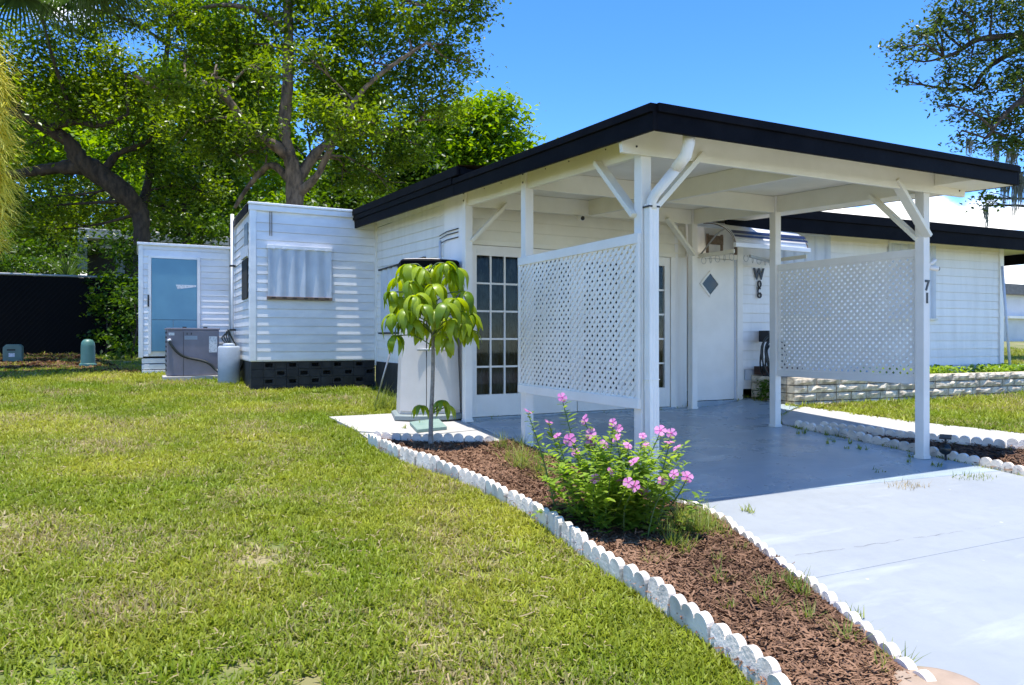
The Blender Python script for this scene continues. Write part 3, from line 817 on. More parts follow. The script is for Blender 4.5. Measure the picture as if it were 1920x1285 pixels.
# plain door with diamond window
dr = part('plain_door', house)
MB().box(6.68, 7.49, YW-0.008, YW+0.035, ZD+0.075, 2.525).build('door_panel', 'white', dr, 0.003)
dc = py(1331, 533, YW-0.01)
hw, hh = 0.185, 0.185
def diamond(sw, sh, y0, y1):
    return MB().prism([(dc.x-sw, y0, dc.z), (dc.x, y0, dc.z-sh), (dc.x+sw, y0, dc.z), (dc.x, y0, dc.z+sh)], (0,0,0), (0, y1-y0, 0))
ri = 0.80
fr = MB()
o4 = [(-1,0),(0,-1),(1,0),(0,1)]
for i in range(4):
    a, b = o4[i], o4[(i+1)%4]
    q = [(dc.x+a[0]*hw, YW-0.022, dc.z+a[1]*hh), (dc.x+b[0]*hw, YW-0.022, dc.z+b[1]*hh), (dc.x+b[0]*hw*ri, YW-0.022, dc.z+b[1]*hh*ri), (dc.x+a[0]*hw*ri, YW-0.022, dc.z+a[1]*hh*ri)]
    fr.prism(q, (0,0,0), (0, 0.0135, 0))
fr.build('window_frame', 'white', dr)
M['mirror'] = mat('dark_reflecting_glass', (0.010, 0.014, 0.014), 0.03, spec=0.45)
diamond(hw*ri, hh*ri, YW-0.014, YW-0.0085).build('pane', 'mirror', dr)
MB().box(6.68, 7.49, YW-0.05, YW+0.03, ZD-0.02, ZD+0.068).build('threshold', 'slab', dr)
MB().box(7.50, 7.535, YW-0.004, YW+0.05, ZD-0.02, 2.60).build('door_jamb', 'galv', dr)
MB().box(7.535, 7.64, YW-0.03, YW+0.05, ZD-0.06, 3.02).build('door_jamb', 'white', dr, 0.003)
MB().box(6.62, 7.54, YW-0.02, YW+0.05, 2.53, 2.60).build('door_header', 'white', dr, 0.003)
# right wing, turned a little from the carport
SL = -0.085
wang = math.atan(SL); wd_ = Vector((math.cos(wang), math.sin(wang), 0)); wn = Vector((math.sin(wang), -math.cos(wang), 0))
def wp(x, off=0.0):
    return Vector((x, YW+0.01+SL*(x-7.7), 0)) + wn*off
XC = pxx(1878, 600, 13.24).x
A, B = wp(7.62), wp(13.22)
zs0, zs1 = 0.99, 3.02
wr = MB()
q0, q1 = wp(6.6, -0.004), wp(13.22, -0.004); q2, q3 = q1 - wn*3.2, q0 - wn*3.2
wr.prism([(p.x, p.y, 0.70) for p in (q0, q1, q2, q3)], (0,0,0), (0,0,2.42))
wrr = wr.build('wall', 'siding', house)
boards(wrr, (wp(7.66).x, wp(7.66).y), (wp(13.12).x, wp(13.12).y), 0.985, 3.0, 0.1335, 'siding', (wn.x, wn.y))
MB().bar((wp(7.64,0.004).x, wp(7.64,0.004).y, 2.96), (wp(13.18,0.004).x, wp(13.18,0.004).y, 2.96), 0.04, 0.13).build('frieze_board', 'bouncewhite', house, 0.003)
cpt = wp(13.16, 0.012); MB().bar((cpt.x, cpt.y, 0.95), (cpt.x, cpt.y, 3.0), 0.10, 0.05, wn).build('corner_trim', 'siding', house, 0.004)
a_, b_ = wp(7.7, 0.01), wp(13.2, 0.01)
MB().bar((a_.x, a_.y, 0.90), (b_.x, b_.y, 0.90), 0.03, 0.15).build('skirting', 'galv', house)
# shutters of upright ribbed sheet
def ribbed(parent, x0, x1, z0, z1, ribs, name='shutter'):
    vs_ = []; fs = []; n = ribs*8
    for i in range(n+1):
        x = x0+(x1-x0)*i/n; ph = (i % 8)/8
        dep = 0.028 if ph < 0.5 else 0.052
        if ph in (0.5, ): dep = 0.045
        p = wp(x, dep)
        vs_ += [(p.x, p.y, z0), (p.x, p.y, z1)]
    for i in range(n): fs.append((2*i, 2*i+2, 2*i+3, 2*i+1))
    o = MB().add(vs_, fs).build(name, 'galv', parent)
    sol = o.modifiers.new('solid', 'SOLIDIFY'); sol.thickness = 0.004
    for z in (z0-0.02, z1):
        p, q = wp(x0-0.02, 0.032), wp(x1+0.02, 0.032)
        MB().bar((p.x, p.y, z+0.01), (q.x, q.y, z+0.01), 0.05, 0.03).build('shutter_track', 'bouncewhite', o)
    return o
ribbed(house, 8.30, 9.30, 1.75, 2.96, 5)
ribbed(house, 10.5, 11.55, 1.74, 2.93, 6)
# right wing roof: deck and deep black fascia
rf0, rf1 = wp(7.0, 0.45), wp(15.2, 0.45)
rb0, rb1 = rf0 - wn*5.0, rf1 - wn*5.0
rw = MB()
def rz(x): return 2.90 - 0.006*(x-8.3)
rw.add([(p.x, p.y, rz(p.x)+0.2+o) for o in (0.0, 0.06) for p in (rf0, rf1, rb1, rb0)], [(0,3,2,1),(4,5,6,7),(0,1,5,4),(1,2,6,5),(2,3,7,6),(3,0,4,7)])
roof2 = rw.build('roof', 'bouncewhite', house)
def wf_fascia(lo, hi, o0, o1, nm):
    b = MB(); vs_ = []
    for x in (7.0, 15.2):
        for o_ in (o0, o1):
            p = wp(x, 0.45) + wn*o_
            for z in (lo, hi): vs_.append((p.x, p.y, rz(x)+z))
    b.add(vs_, [(0,1,3,2),(4,6,7,5),(0,4,5,1),(2,3,7,6),(1,5,7,3),(0,2,6,4)]).build(nm, 'black', roof2, 0.004)
wf_fascia(0.0, 0.20, 0.0, 0.03, 'fascia_board'); wf_fascia(0.19, 0.315, -0.02, 0.06, 'drip_edge')
p, q = wp(15.2, 0.45), wp(15.2, -4.5)
MB().bar((p.x, p.y, rz(15)+0.15), (q.x, q.y, rz(15)+0.15), 0.03, 0.3).build('fascia_board', 'black', roof2)
a_, b_ = wp(6.62, 0.18), wp(9.1, 0.18)
MB().bar((a_.x, a_.y, 2.965), (b_.x, b_.y, 2.955), 0.05, 0.06).build('soffit_strip', 'galv', house)
# left side wall running back to the trailer; boards follow the roof pitch
XS = 3.386
ws = MB().box(XS+0.002, XS+0.10, YW+0.1, 11.19, 0.55, 3.15).build('wall', 'siding', house)
boards(ws, (XS, 11.19), (XS, 8.22), 1.02, 3.22, 0.127, 'siding', (-1,0), tilt=-0.035)
MB().box(XS-0.05, XS+0.02, YW+0.02, 8.24, 0.50, 3.12).build('corner_panel', 'siding', house, 0.004)
MB().box(XS-0.022, XS, 8.26, 11.18, 0.62, 1.06).build('skirting', 'blackskirt', house)
MB().box(XS-0.035, XS-0.002, 11.14, 11.186, 1.0, 3.2).build('corner_trim', 'siding', house)
MB().tube([(XS-0.075, 8.3, 2.62), (XS-0.075, 8.3, 2.0), (XS-0.07, 8.3, 1.2)], 0.018, 8).build('conduit', 'galv', house)
for z in (2.70, 2.66, 2.60):
    MB().tube([(XS-0.06, 7.78, z), (XS-0.07, 8.1, z+0.005), (XS-0.065, 8.34, z-0.015)], 0.006, 6).build('cable', 'hose', house)
for z in (0.72, 0.78):
    MB().box(XS-0.058, XS-0.051, 7.9, 7.94, z, z+0.05).build('vent_slot', 'bolt', house)
# shutter on side wall behind the cabinet
vs_ = []; fs = []
for i in range(41):
    yy = 9.0+1.9*i/40; dep = 0.03+0.014*math.sin(i*1.25)
    vs_ += [(XS-dep, yy, 1.52), (XS-dep, yy, 2.48)]
for i in range(40): fs.append((2*i,2*i+2,2*i+3,2*i+1))
sh = MB().add(vs_, fs, True).build('shutter', 'galv', house)
for z in (1.50, 2.48):
    MB().box(XS-0.05, XS-0.018, 8.95, 10.95, z-0.012, z+0.012).build('shutter_track', 'bolt', sh)
# roof over side wall, black fascia stepping up above the carport roof
def zr2(y): return zc(3.06, y) - 0.13
rl = MB()
rl.add([(x, y, zr2(y)+o) for o in (0.20, 0.26) for x, y in ((3.02,7.0),(6.6,7.0),(6.6,11.6),(3.02,11.6))], [(0,3,2,1),(4,5,6,7),(0,1,5,4),(1,2,6,5),(2,3,7,6),(3,0,4,7)])
roof3 = rl.build('roof', 'black', house)
def sf(lo, hi, x0, x1, y0, y1, nm):
    vs_ = []
    for y in (y0, y1):
        for x in (x0, x1):
            for z in (lo, hi): vs_.append((x, y, zr2(y)+z))
    MB().add(vs_, [(0,1,3,2),(4,6,7,5),(0,4,5,1),(2,3,7,6),(1,5,7,3),(0,2,6,4)]).build(nm, 'black', roof3, 0.004)
sf(0.0, 0.13, 3.03, 3.06, 7.205, 11.45, 'fascia_board')
sf(0.12, 0.20, 3.005, 3.06, 7.215, 11.5, 'fascia_board')
sf(0.19, 0.285, 2.985, 3.10, 7.02, 11.6, 'drip_edge')
MB().add([(x, y, zr2(y)+0.15) for x, y in ((3.06,7.2),(XS+0.05,7.2),(XS+0.05,11.5),(3.06,11.5))], [(0,1,2,3)]).build('soffit', 'bouncewhite', house)
fl = MB().add([(3.0,7.0,zr2(7)+0.292),(3.35,6.9,zr2(7)+0.30),(3.5,7.5,zr2(7.5)+0.297),(3.02,7.45,zr2(7.45)+0.294)], [(0,1,2,3)]).build('flashing', 'rust', roof3)

# awning over the plain door
awn = part('awning', house)
ax0, ax1 = 6.82, 8.17
prof = []
for i in range(11):
    t_ = i/10; a = t_*math.pi/2*0.93
    prof.append((YW-0.03-0.68*math.sin(a), 2.60+0.40*math.cos(a)))
vs_ = []; fs = []
for y, z in prof: vs_ += [(ax0, y, z), (ax1, y, z)]
for i in range(10): fs.append((2*i, 2*i+1, 2*i+3, 2*i+2))
mm = MB().add(vs_, fs, True).mesh('hood'); mm.materials.append(M['awn']); mm.materials.append(M['navy'])
hood = link('hood', mm, None, awn)
sol = hood.modifiers.new('solid', 'SOLIDIFY'); sol.thickness = 0.008
for lo, hi in ((6.9, 7.7), (8.1, 8.6)):
    def pf(t_):
        a = t_/10*math.pi/2*0.93; return (YW-0.03-0.705*math.sin(a), 2.60+0.425*math.cos(a))
    q = []
    for t_ in (lo, (lo+hi)/2, hi): y, z = pf(t_); q += [(ax0+0.004, y, z), (ax1-0.004, y, z)]
    MB().add(q, [(0,1,3,2),(2,3,5,4)], True).build('stripe', 'navy', awn)
yfr, zfr = prof[-1]
MB().bar((ax0-0.01, yfr-0.005, zfr-0.02), (ax1+0.01, yfr-0.005, zfr-0.02), 0.05, 0.055).build('front_rail', 'awn', awn, 0.004)
for x in (ax0+0.01, ax1-0.01):
    MB().bar((x, YW-0.03, 2.545), (x, yfr+0.02, 2.545), 0.022, 0.05).build('side_rail', 'bouncewhite', awn, 0.003)
    MB().tube([(x, YW-0.04, 2.55), (x, YW-0.36, 2.80), (x, YW-0.52, 2.86)], 0.011, 8).build('stay', 'wire', awn)
    MB().tube([(x, y, z-0.012) for y, z in prof], 0.011, 6).build('rib', 'rust', awn)
MB().bar((ax0+0.35, YW-0.62, 2.505), (ax1-0.05, YW-0.16, 2.505), 0.03, 0.035).build('stay', 'wire', awn)
for k in range(3):
    MB().box(6.96+0.26*k, 6.985+0.26*k, YW-0.05, YW-0.02, 2.60, 2.86).build('bracket', 'rust', awn)
MB().box(6.98, 7.24, YW-0.06, YW-0.025, 2.72, 2.84).build('bracket', 'rust', awn)
hk = MB().tube([(0.045*math.sin(a), 0, -0.045+0.045*math.cos(a)) for a in np.linspace(0.5, 2*math.pi-0.5, 13)], 0.0035, 5).mesh('hanging_loop')
hk.materials.append(M['wire'])
for k in range(5):
    for x, y in ((ax0+0.01, YW-0.12-0.13*k), (ax0+0.30+0.2*k, YW-0.60+0.08*k)):
        o = link('hanging_loop', hk, None, awn); o.location = (x, y, 2.52); o.rotation_euler = (0, 0, 0.6 if k % 2 else 0.1)

# iron letter W ornament on the siding
orn = thing('letter_ornament', tuple(wp(8.0, 0.02)[:2]) + (1.9,), 'black iron letter W with rings below, on siding right of the plain door', 'ornament')
pw = py(1423, 515, wp(7.95).y - 0.03)
c = bpy.data.curves.new('letter', 'FONT'); c.body = 'W'; c.size = 0.22; c.extrude = 0.006; c.offset = 0.008; c.align_x = 'CENTER'; c.align_y = 'CENTER'
o = bpy.data.objects.new('letter', c); COL.objects.link(o); c.materials.append(M['blackplastic'])
o.parent = orn; o.matrix_parent_inverse = wmat(orn).inverted(); o.location = pw; o.rotation_euler = (R(90), 0, wang); o.scale = (0.78, 1, 1); to_mesh(o)
def ring(c_, rx, rz_, w0, w1, nm='ring'):
    MB().tube([(c_.x+rx*math.cos(a), c_.y, c_.z+rz_*math.sin(a)) for a in np.linspace(w0, w1, 15)], 0.011, 6).build(nm, 'blackplastic', orn)
for v, rx, rz_, w0, w1 in ((533, 0.030, 0.045, 0, 6.283), (546, 0.030, 0.04, 0.9, 5.6), (554, 0.034, 0.033, 0, 6.283)):
    pr_ = py(1424, v, wp(7.95).y - 0.03); ring(pr_, rx, rz_, w0, w1)
pr_ = py(1424, 546, wp(7.95).y - 0.03)
MB().tube([(pr_.x-0.028, pr_.y, pr_.z+0.06), (pr_.x-0.028, pr_.y, pr_.z-0.07)], 0.008, 6).build('bar', 'blackplastic', orn)

# pole leaning on the far corner of the right wing, gutter stub
pole = MB(); e0, e1 = pd(1894, 690, 11.9), pd(1879, 500, 12.2)
pole.tube([e0, e1], 0.022, 8).build('leaning_pole', 'galv'); tag(bpy.data.objects['leaning_pole'], 'thin grey pole leaning on the far right corner of the house', 'pole')
gs = wp(13.25, -1.2)
MB().box(gs.x, gs.x+0.5, gs.y-0.3, gs.y+0.4, 2.93, 3.02).build('gutter_end', 'black', house)

# ------------------------------------------------------------------ trailer left of the house
TX0, TX1, TY0, TY1 = 1.492, 3.385, 11.2, 13.55
trailer = thing('trailer', (2.4, 12.3, gf(2.4, 12.3)), 'white aluminium trailer box on black block skirting with ribbed window shutter', 'trailer')
body = MB().box(TX0+0.004, TX1-0.004, TY0+0.004, TY1, 1.08, 3.40).build('wall', 'alum', trailer)
boards(body, (TX0+0.07, TY0), (TX1-0.03, TY0), 1.10, 3.27, 0.127, 'alum', (0,-1))
boards(body, (TX0, TY1), (TX0, TY0+0.06), 1.10, 3.27, 0.127, 'alum', (-1,0))
MB().box(TX0-0.02, TX0+0.075, TY0-0.024, TY0+0.06, 1.09, 3.37).build('corner_trim', 'alum', trailer, 0.006)
MB().box(TX0-0.03, TX1-0.002, TY0-0.035, TY1, 3.30, 3.385).build('roof_trim', 'alum', trailer, 0.01)
MB().box(TX0-0.04, TX1-0.004, TY0-0.05, TY1, 3.385, 3.425).build('roof', 'alum', trailer, 0.01)
MB().box(TX0-0.045, TX0-0.032, TY0+0.02, TY1, 3.28, 3.41).build('gutter', 'black', trailer)
# front shutter of corrugated sheet in two halves
def corr(x0, x1, z0, z1, n_, y, nm):
    vs_ = []; fs = []; k = n_*16
    for i in range(k+1):
        x = x0+(x1-x0)*i/k; yy = y-0.022*(0.5+0.5*math.cos(2*math.pi*i/16))
        vs_ += [(x, yy, z0), (x, yy, z1)]
    for i in range(k): fs.append((2*i,2*i+2,2*i+3,2*i+1))
    o = MB().add(vs_, fs, False).build(nm, 'galv', trailer)
    s_ = o.modifiers.new('solid', 'SOLIDIFY'); s_.thickness = 0.003
    return o
w0, w1 = py(501, 560, TY0), py(620, 470, TY0)
wxm = py(570, 500, TY0).x
corr(w0.x, wxm+0.01, w0.z+0.03, w1.z-0.02, 3, TY0-0.045, 'shutter')
corr(wxm-0.01, w1.x, w0.z+0.03, w1.z-0.02, 2, TY0-0.037, 'shutter')
MB().box(w0.x-0.01, w1.x+0.01, TY0-0.075, TY0-0.012, w1.z-0.025, w1.z+0.03).build('shutter_track', 'alum', trailer, 0.004)
MB().box(w0.x-0.01, w1.x+0.01, TY0-0.075, TY0-0.012, w0.z-0.015, w0.z+0.03).build('shutter_track', 'rust', trailer, 0.004)
for k in range(6):
    x = w0.x + (w1.x-w0.x)*(k+0.5)/6
    MB().box(x-0.02, x+0.02, TY0-0.082, TY0-0.074, w1.z-0.035, w1.z-0.012).build('clip', 'galv', trailer)
    MB().box(x-0.03, x+0.03, TY0-0.082, TY0-0.074, w0.z+0.005, w0.z+0.02).build('clip', 'bolt', trailer)
p_ = py(505, 430, TY0)
for dx in (0, 0.028):
    MB().box(p_.x+dx, p_.x+dx+0.008, TY0-0.028, TY0-0.017, p_.z-0.1, p_.z+0.27).build('strap', 'rust', trailer)
# window and louvre on the side
MB().box(TX0-0.03, TX0-0.016, TY0+0.18, TY0+0.78, 2.02, 2.62).build('window', 'darkroom', trailer)
MB().box(TX0-0.045, TX0-0.014, TY0+0.14, TY0+0.80, 2.64, 2.80).build('window_hood', 'galv', trailer)
MB().box(TX0-0.028, TX0-0.014, TY0+0.20, TY0+0.50, 2.82, 3.15).build('window', 'bluegrey', trailer)
pv = 12.95
MB().tube([(TX0-0.06, pv, 0.75), (TX0-0.06, pv, 3.5)], 0.028, 10).build('vent_pipe', 'alum', trailer)
for z in (1.55, 2.62): MB().box(TX0-0.10, TX0-0.01, pv-0.04, pv+0.04, z, z+0.03).build('pipe_clamp', 'bolt', trailer)
# block skirting with open cells
sk = part('skirting', trailer)
gz = gf(2.4, TY0) - 0.04
cols, rows = 11, 4
cw = (TX1-TX0-0.02)/cols; rh = (1.085-gz)/rows
MB().box(TX0+0.01, TX1-0.02, TY0+0.16, TY0+0.20, gz, 1.08).build('backing', 'darkroom', sk)
bw = MB().box(0, cw-0.004, 0, 0.12, 0, rh-0.004).mesh('block'); bw.materials.append(M['blackskirt'])
hb_ = MB()
for a in ((0, cw-0.004, 0, 0.12, 0, 0.03), (0, cw-0.004, 0, 0.12, rh-0.034, rh-0.004), (0, 0.03, 0, 0.12, 0.03, rh-0.034), (cw-0.034, cw-0.004, 0, 0.12, 0.03, rh-0.034)): hb_.box(*a)
hbm = hb_.mesh('block'); hbm.materials.append(M['blackskirt'])
for i in range(cols):
    for j in range(rows):
        hole = (i % 2 == 1 and j in (1, 3)) or (i % 4 == 2 and j in (0, 2)) or (i % 4 == 0 and j == 2 and i > 0)
        o = link('block', hbm if hole else bw, None, sk)
        o.location = (TX0+0.01+i*cw, TY0+0.025+0.006*((i*7+j*3) % 3), gz+j*rh)
MB().box(TX0+0.02, TX0+0.06, TY0+0.15, TY1, gz, 1.08).build('backing', 'blackskirt', sk)

# ------------------------------------------------------------------ shed with pale blue door
SY0 = 13.62
sx0, sx1 = py(262, 600, SY0).x, 1.47
shed = thing('shed', (0.75, SY0+0.6, gf(0.75, SY0)), 'low white ribbed shed with flat pale blue door behind the air conditioner', 'shed')
sw = MB().box(sx0+0.004, sx1, SY0+0.004, SY0+1.6, 1.12, 3.0).build('wall', 'alum', shed)
dl, drt = py(284, 600, SY0), py(369, 600, SY0)
dzt, dzb = py(320, 486, SY0).z, py(320, 659, SY0).z
boards(sw, (sx0+0.03, SY0), (dl.x-0.04, SY0), 1.12, dzt+0.02, 0.104, 'alum', (0,-1))
boards(sw, (drt.x+0.04, SY0), (sx1-0.02, SY0), 1.12, dzt+0.02, 0.104, 'alum', (0,-1))
boards(sw, (sx0+0.03, SY0), (sx1-0.02, SY0), dzt+0.03, 2.98, 0.12, 'alum', (0,-1))
boards(sw, (sx0, SY0+1.6), (sx0, SY0+0.03), 1.12, 2.98, 0.104, 'alum', (-1,0))
MB().box(sx0-0.02, sx0+0.05, SY0-0.022, SY0+0.04, 1.10, 2.99).build('corner_trim', 'alum', shed, 0.004)
MB().box(sx0-0.04, sx1, SY0-0.05, SY0+1.65, 2.985, 3.03).build('roof', 'alum', shed, 0.006)
bd = part('door', shed)
dm = (dl.x+drt.x)/2 - 0.02
zsp = dzb + (dzt-dzb)*0.34
for (a, b, c, d) in ((dl.x, drt.x, zsp+0.004, dzt), (dl.x, dm-0.003, dzb, zsp-0.004), (dm+0.003, drt.x, dzb, zsp-0.004)):
    MB().box(a, b, SY0-0.028, SY0+0.0, c, d).build('panel', 'bluedoor', bd, 0.002)
MB().box(dl.x, drt.x, SY0-0.02, SY0+0.001, zsp-0.004, zsp+0.004).build('joint', 'navy', bd)
MB().box(dl.x-0.05, dl.x-0.004, SY0-0.035, SY0+0.02, dzb-0.04, dzt+0.05).build('jamb', 'alum', bd, 0.002)
MB().box(drt.x+0.004, drt.x+0.05, SY0-0.035, SY0+0.02, dzb-0.04, dzt+0.05).build('jamb', 'alum', bd, 0.002)
MB().box(dl.x-0.004, drt.x+0.004, SY0-0.032, SY0+0.02, dzt+0.004, dzt+0.05).build('head', 'alum', bd, 0.002)
MB().box(dl.x-0.06, dl.x-0.035, SY0-0.05, SY0-0.034, dzb+0.75, dzb+0.95).build('handle', 'bolt', bd)
pt_ = py(345, 538, SY0)
MB().prism([(pt_.x-0.13, SY0-0.0295, pt_.z+0.03), (drt.x-0.01, SY0-0.0295, pt_.z+0.03), (drt.x-0.012, SY0-0.0295, pt_.z+0.0), (pt_.x-0.10, SY0-0.0295, pt_.z-0.045)], (0,0,0), (0,0.0012,0)).build('tape', 'paper', bd)
for k in range(3):
    MB().box(sx0+0.03, dl.x+0.5, SY0-0.03+0.02*k, SY0+0.1, 0.80+0.1*k, 0.885+0.1*k).build('step_board', 'alum', shed, 0.004)
MB().box(sx0+0.03, sx1, SY0+0.1, SY0+0.2, 0.75, 1.12).build('skirting', 'blackskirt', shed)

# ------------------------------------------------------------------ air conditioner and tank
AY = 12.6
acx0, acx1 = py(313, 650, AY).x, py(411, 650, AY).x
az0 = gf(0.8, AY)+0.03; az1 = py(360, 619, AY).z
ac = thing('air_conditioner', ((acx0+acx1)/2, AY+0.35, az0), 'boxy purple-grey air conditioner with white labels and a black hose', 'air conditioner')
MB().box(acx0, acx1, AY, AY+0.7, az0+0.05, az1).build('cabinet', 'acgrey', ac, 0.012)
MB().box(acx0-0.012, acx1+0.012, AY-0.012, AY+0.712, az1+0.0005, az1+0.03).build('lid', 'acgrey', ac, 0.006)
MB().box(acx0-0.06, acx1+0.06, AY-0.06, AY+0.75, az0-0.06, az0+0.045).build('base', 'pad', ac, 0.01)
def onac(u0, v0, u1, v1, m_, nm, t_=0.003):
    a, b = py(u0, v1, AY), py(u1, v0, AY)
    MB().box(a.x, b.x, AY-t_, AY-0.0005, a.z, b.z).build(nm, m_, ac)
onac(392, 631, 407, 661, 'paper', 'sticker'); onac(316, 624, 327, 629, 'paper', 'sticker'); onac(346, 630, 370, 637, 'tank', 'sticker')
for u in (350, 358): onac(u, 624, u+1.5, 628, 'bolt', 'screw', 0.006)
onac(343.5, 622, 344.3, 710, 'bolt', 'seam', 0.002)
for k, u in enumerate((346, 385)):
    q = py(u, 619, AY+0.3); MB().box(q.x-0.03, q.x+0.03, AY+0.28, AY+0.34, az1+0.03, az1+0.055).build('fan_guard_clip', 'bolt', ac)
for (sx, yy) in ((acx0, AY),):
    for k in range(9):
        z = az0+0.12+k*0.075
        MB().box(sx-0.006, sx-0.0005, AY+0.06, AY+0.64, z, z+0.03).build('louvre', 'bolt', ac)
hp = [py(317, 639, AY-0.02), py(322, 648, AY-0.04), py(335, 663, AY-0.05), py(352, 671, AY-0.05), py(376, 676, AY-0.06), py(392, 682, AY-0.08), py(405, 694, AY-0.1), py(420, 703, AY-0.2), py(433, 706, AY-0.25), py(445, 700, AY-0.3), py(455, 685, AY-0.4), py(459, 674, AY-0.5)]
def smooth_path(P, n=4):
    out = []
    P = [P[0]] + list(P) + [P[-1]]
    for i in range(1, len(P)-2):
        for k in range(n):
            t_ = k/n; a, b, c, d = P[i-1], P[i], P[i+1], P[i+2]
            out.append(0.5*((2*b)+(-a+c)*t_+(2*a-5*b+4*c-d)*t_*t_+(-a+3*b-3*c+d)*t_**3))
    out.append(P[-2]); return out
MB().tube(smooth_path(hp), 0.020, 8).build('hose', 'hose', ac)
MB().tube([hp[0]+Vector((0,0.01,0.02)), hp[0]+Vector((0.01,0,-0.01))], 0.028, 8).build('hose_fitting', 'paper', ac)
tk = py(432, 690, 12.15)
tank = thing('tank', (tk.x, 12.15, gf(1.3, 12.15)), 'pale grey upright round tank beside the air conditioner', 'tank')
tz = gf(1.3, 12.15); tt = py(432, 649, 12.15).z
MB().lathe([(0.155, 0), (0.165, 0.02), (0.165, tt-tz-0.03), (0.150, tt-tz)], (tk.x-0.02, 12.15, tz), 28).build('body', 'tank', tank)
MB().lathe([(0.09, 0), (0.09, 0.03), (0.05, 0.045)], (tk.x-0.02, 12.15, tt), 16).build('cap', 'tank', tank)
for k in range(4):
    pp = [(tk.x-0.06+0.02*k, 12.15, tt+0.03), (tk.x-0.12+0.03*k, 12.2, tt+0.13+0.03*k), (tk.x-0.02, 12.22, tt+0.19+0.02*k), (tk.x+0.05, 12.2, tt+0.08), (tk.x+0.12, 12.25, tt-0.05)]
    MB().tube(smooth_path([Vector(p) for p in pp]), 0.011, 6).build('cable', 'hose', tank)

# ------------------------------------------------------------------ beige storage cabinet on the pad
cb = Vector((3.01, 7.92, 0)); cbz = gf(3.0, 7.9)+0.03
cab = thing('storage_cabinet', (cb.x, cb.y, cbz), 'tall beige resin storage cabinet with bowed double doors and black lid', 'cabinet', rz=R(-14))
H = 1.80
def ring_pts(wd, dp, bow, n=14):
    pts = []
    for i in range(n+1):
        t_ = -1+2*i/n
        pts.append((t_*wd, -dp+bow*(t_*t_)))
    pts += [(wd, dp), (-wd, dp)]
    return pts
def loft(levels, lo=None, hi=None, n=14):
    b = MB(); vs_ = []; m_ = None
    for (z, wd, dp, bow) in levels:
        r_ = ring_pts(wd, dp, bow, n); m_ = len(r_); vs_ += [(x, y, z) for x, y in r_]
    fs = []
    for i in range(len(levels)-1):
        for k in range(m_):
            k2=(k+1)%m_; fs.append((i*m_+k, i*m_+k2, (i+1)*m_+k2, (i+1)*m_+k))
    fs.append(tuple(range(m_-1,-1,-1))); fs.append(tuple((len(levels)-1)*m_+k for k in range(m_)))
    return b.add(vs_, fs)
def lk(b, nm, m_, par, bev=0.006):
    return link(nm, b.mesh(nm), m_, par, bev, local=True)
lk(loft([(0.0, 0.40, 0.34, 0.12), (0.05, 0.40, 0.34, 0.12), (0.065, 0.37, 0.31, 0.12)]), 'base', 'resin2', cab)
lk(loft([(0.066, 0.345, 0.29, 0.10), (H-0.08, 0.285, 0.24, 0.09)]), 'body', 'resin', cab)
lk(loft([(H-0.08, 0.325, 0.285, 0.10), (H-0.01, 0.335, 0.30, 0.11), (H+0.012, 0.31, 0.27, 0.10)]), 'lid', 'black', cab)
lk(loft([(H+0.0125, 0.30, 0.262, 0.10), (H+0.02, 0.28, 0.245, 0.10)]), 'lid_highlight', 'resin', cab)  # pale plate that paints the highlight along the black lid's top edge
# doors: curved skins standing proud
def door_skin(t0, t1):
    vs_ = []; n = 8
    for (z, wd, dp, bow) in ((0.10, 0.344, 0.289, 0.10), (H-0.10, 0.286, 0.241, 0.09)):
        for off in (0.002, 0.018):
            for i in range(n+1):
                t_ = t0+(t1-t0)*i/n
                vs_.append((t_*wd, -dp+bow*t_*t_-off, z))
    k = n+1; fs = []
    for i in range(n):
        fs += [(k+i, k+i+1, 3*k+i+1, 3*k+i), (i+1, i, 2*k+i, 2*k+i+1), (i, i+1, k+i+1, k+i), (2*k+i+1, 2*k+i, 3*k+i, 3*k+i+1)]
    fs += [(0, k, 3*k, 2*k), (k+n, n, 2*k+n, 3*k+n)]
    return MB().add(vs_, fs)
lk(door_skin(-0.99, -0.172), 'door', 'resin', cab, 0.004); lk(door_skin(-0.150, 0.99), 'door', 'resin', cab, 0.004)
lk(MB().box(-0.058, -0.048, -0.285, -0.275, 0.10, H-0.10), 'door_seam', 'bolt', cab, 0)
lk(MB().box(-0.16, 0.24, -0.302, -0.28, 0.78, 0.792), 'handle', 'resin2', cab, 0.002)
lk(MB().box(-0.16, 0.24, -0.297, -0.28, 0.793, 0.80), 'handle', 'paper', cab, 0.002)

# green meter-box cover, rake handle, black pot behind
vb = [pg(u, v, 0.03) for u, v in ((768,797),(822,790),(838,806),(782,812))]
MB().prism([(p.x, p.y, p.z) for p in vb], (0,0,0), (0,0,0.035)).build('meter_box_lid', 'vgreen', None, 0.005)
tag(bpy.data.objects['meter_box_lid'], 'flat faded green meter box lid on the concrete pad', 'lid')
rk0, rk1 = pg(702, 765), py(732, 660, 8.75)
MB().tube([rk0, rk1], 0.012, 8).build('tool_handle', 'wire'); tag(bpy.data.objects['tool_handle'], 'long thin grey tool handle leaning behind the storage cabinet', 'tool')

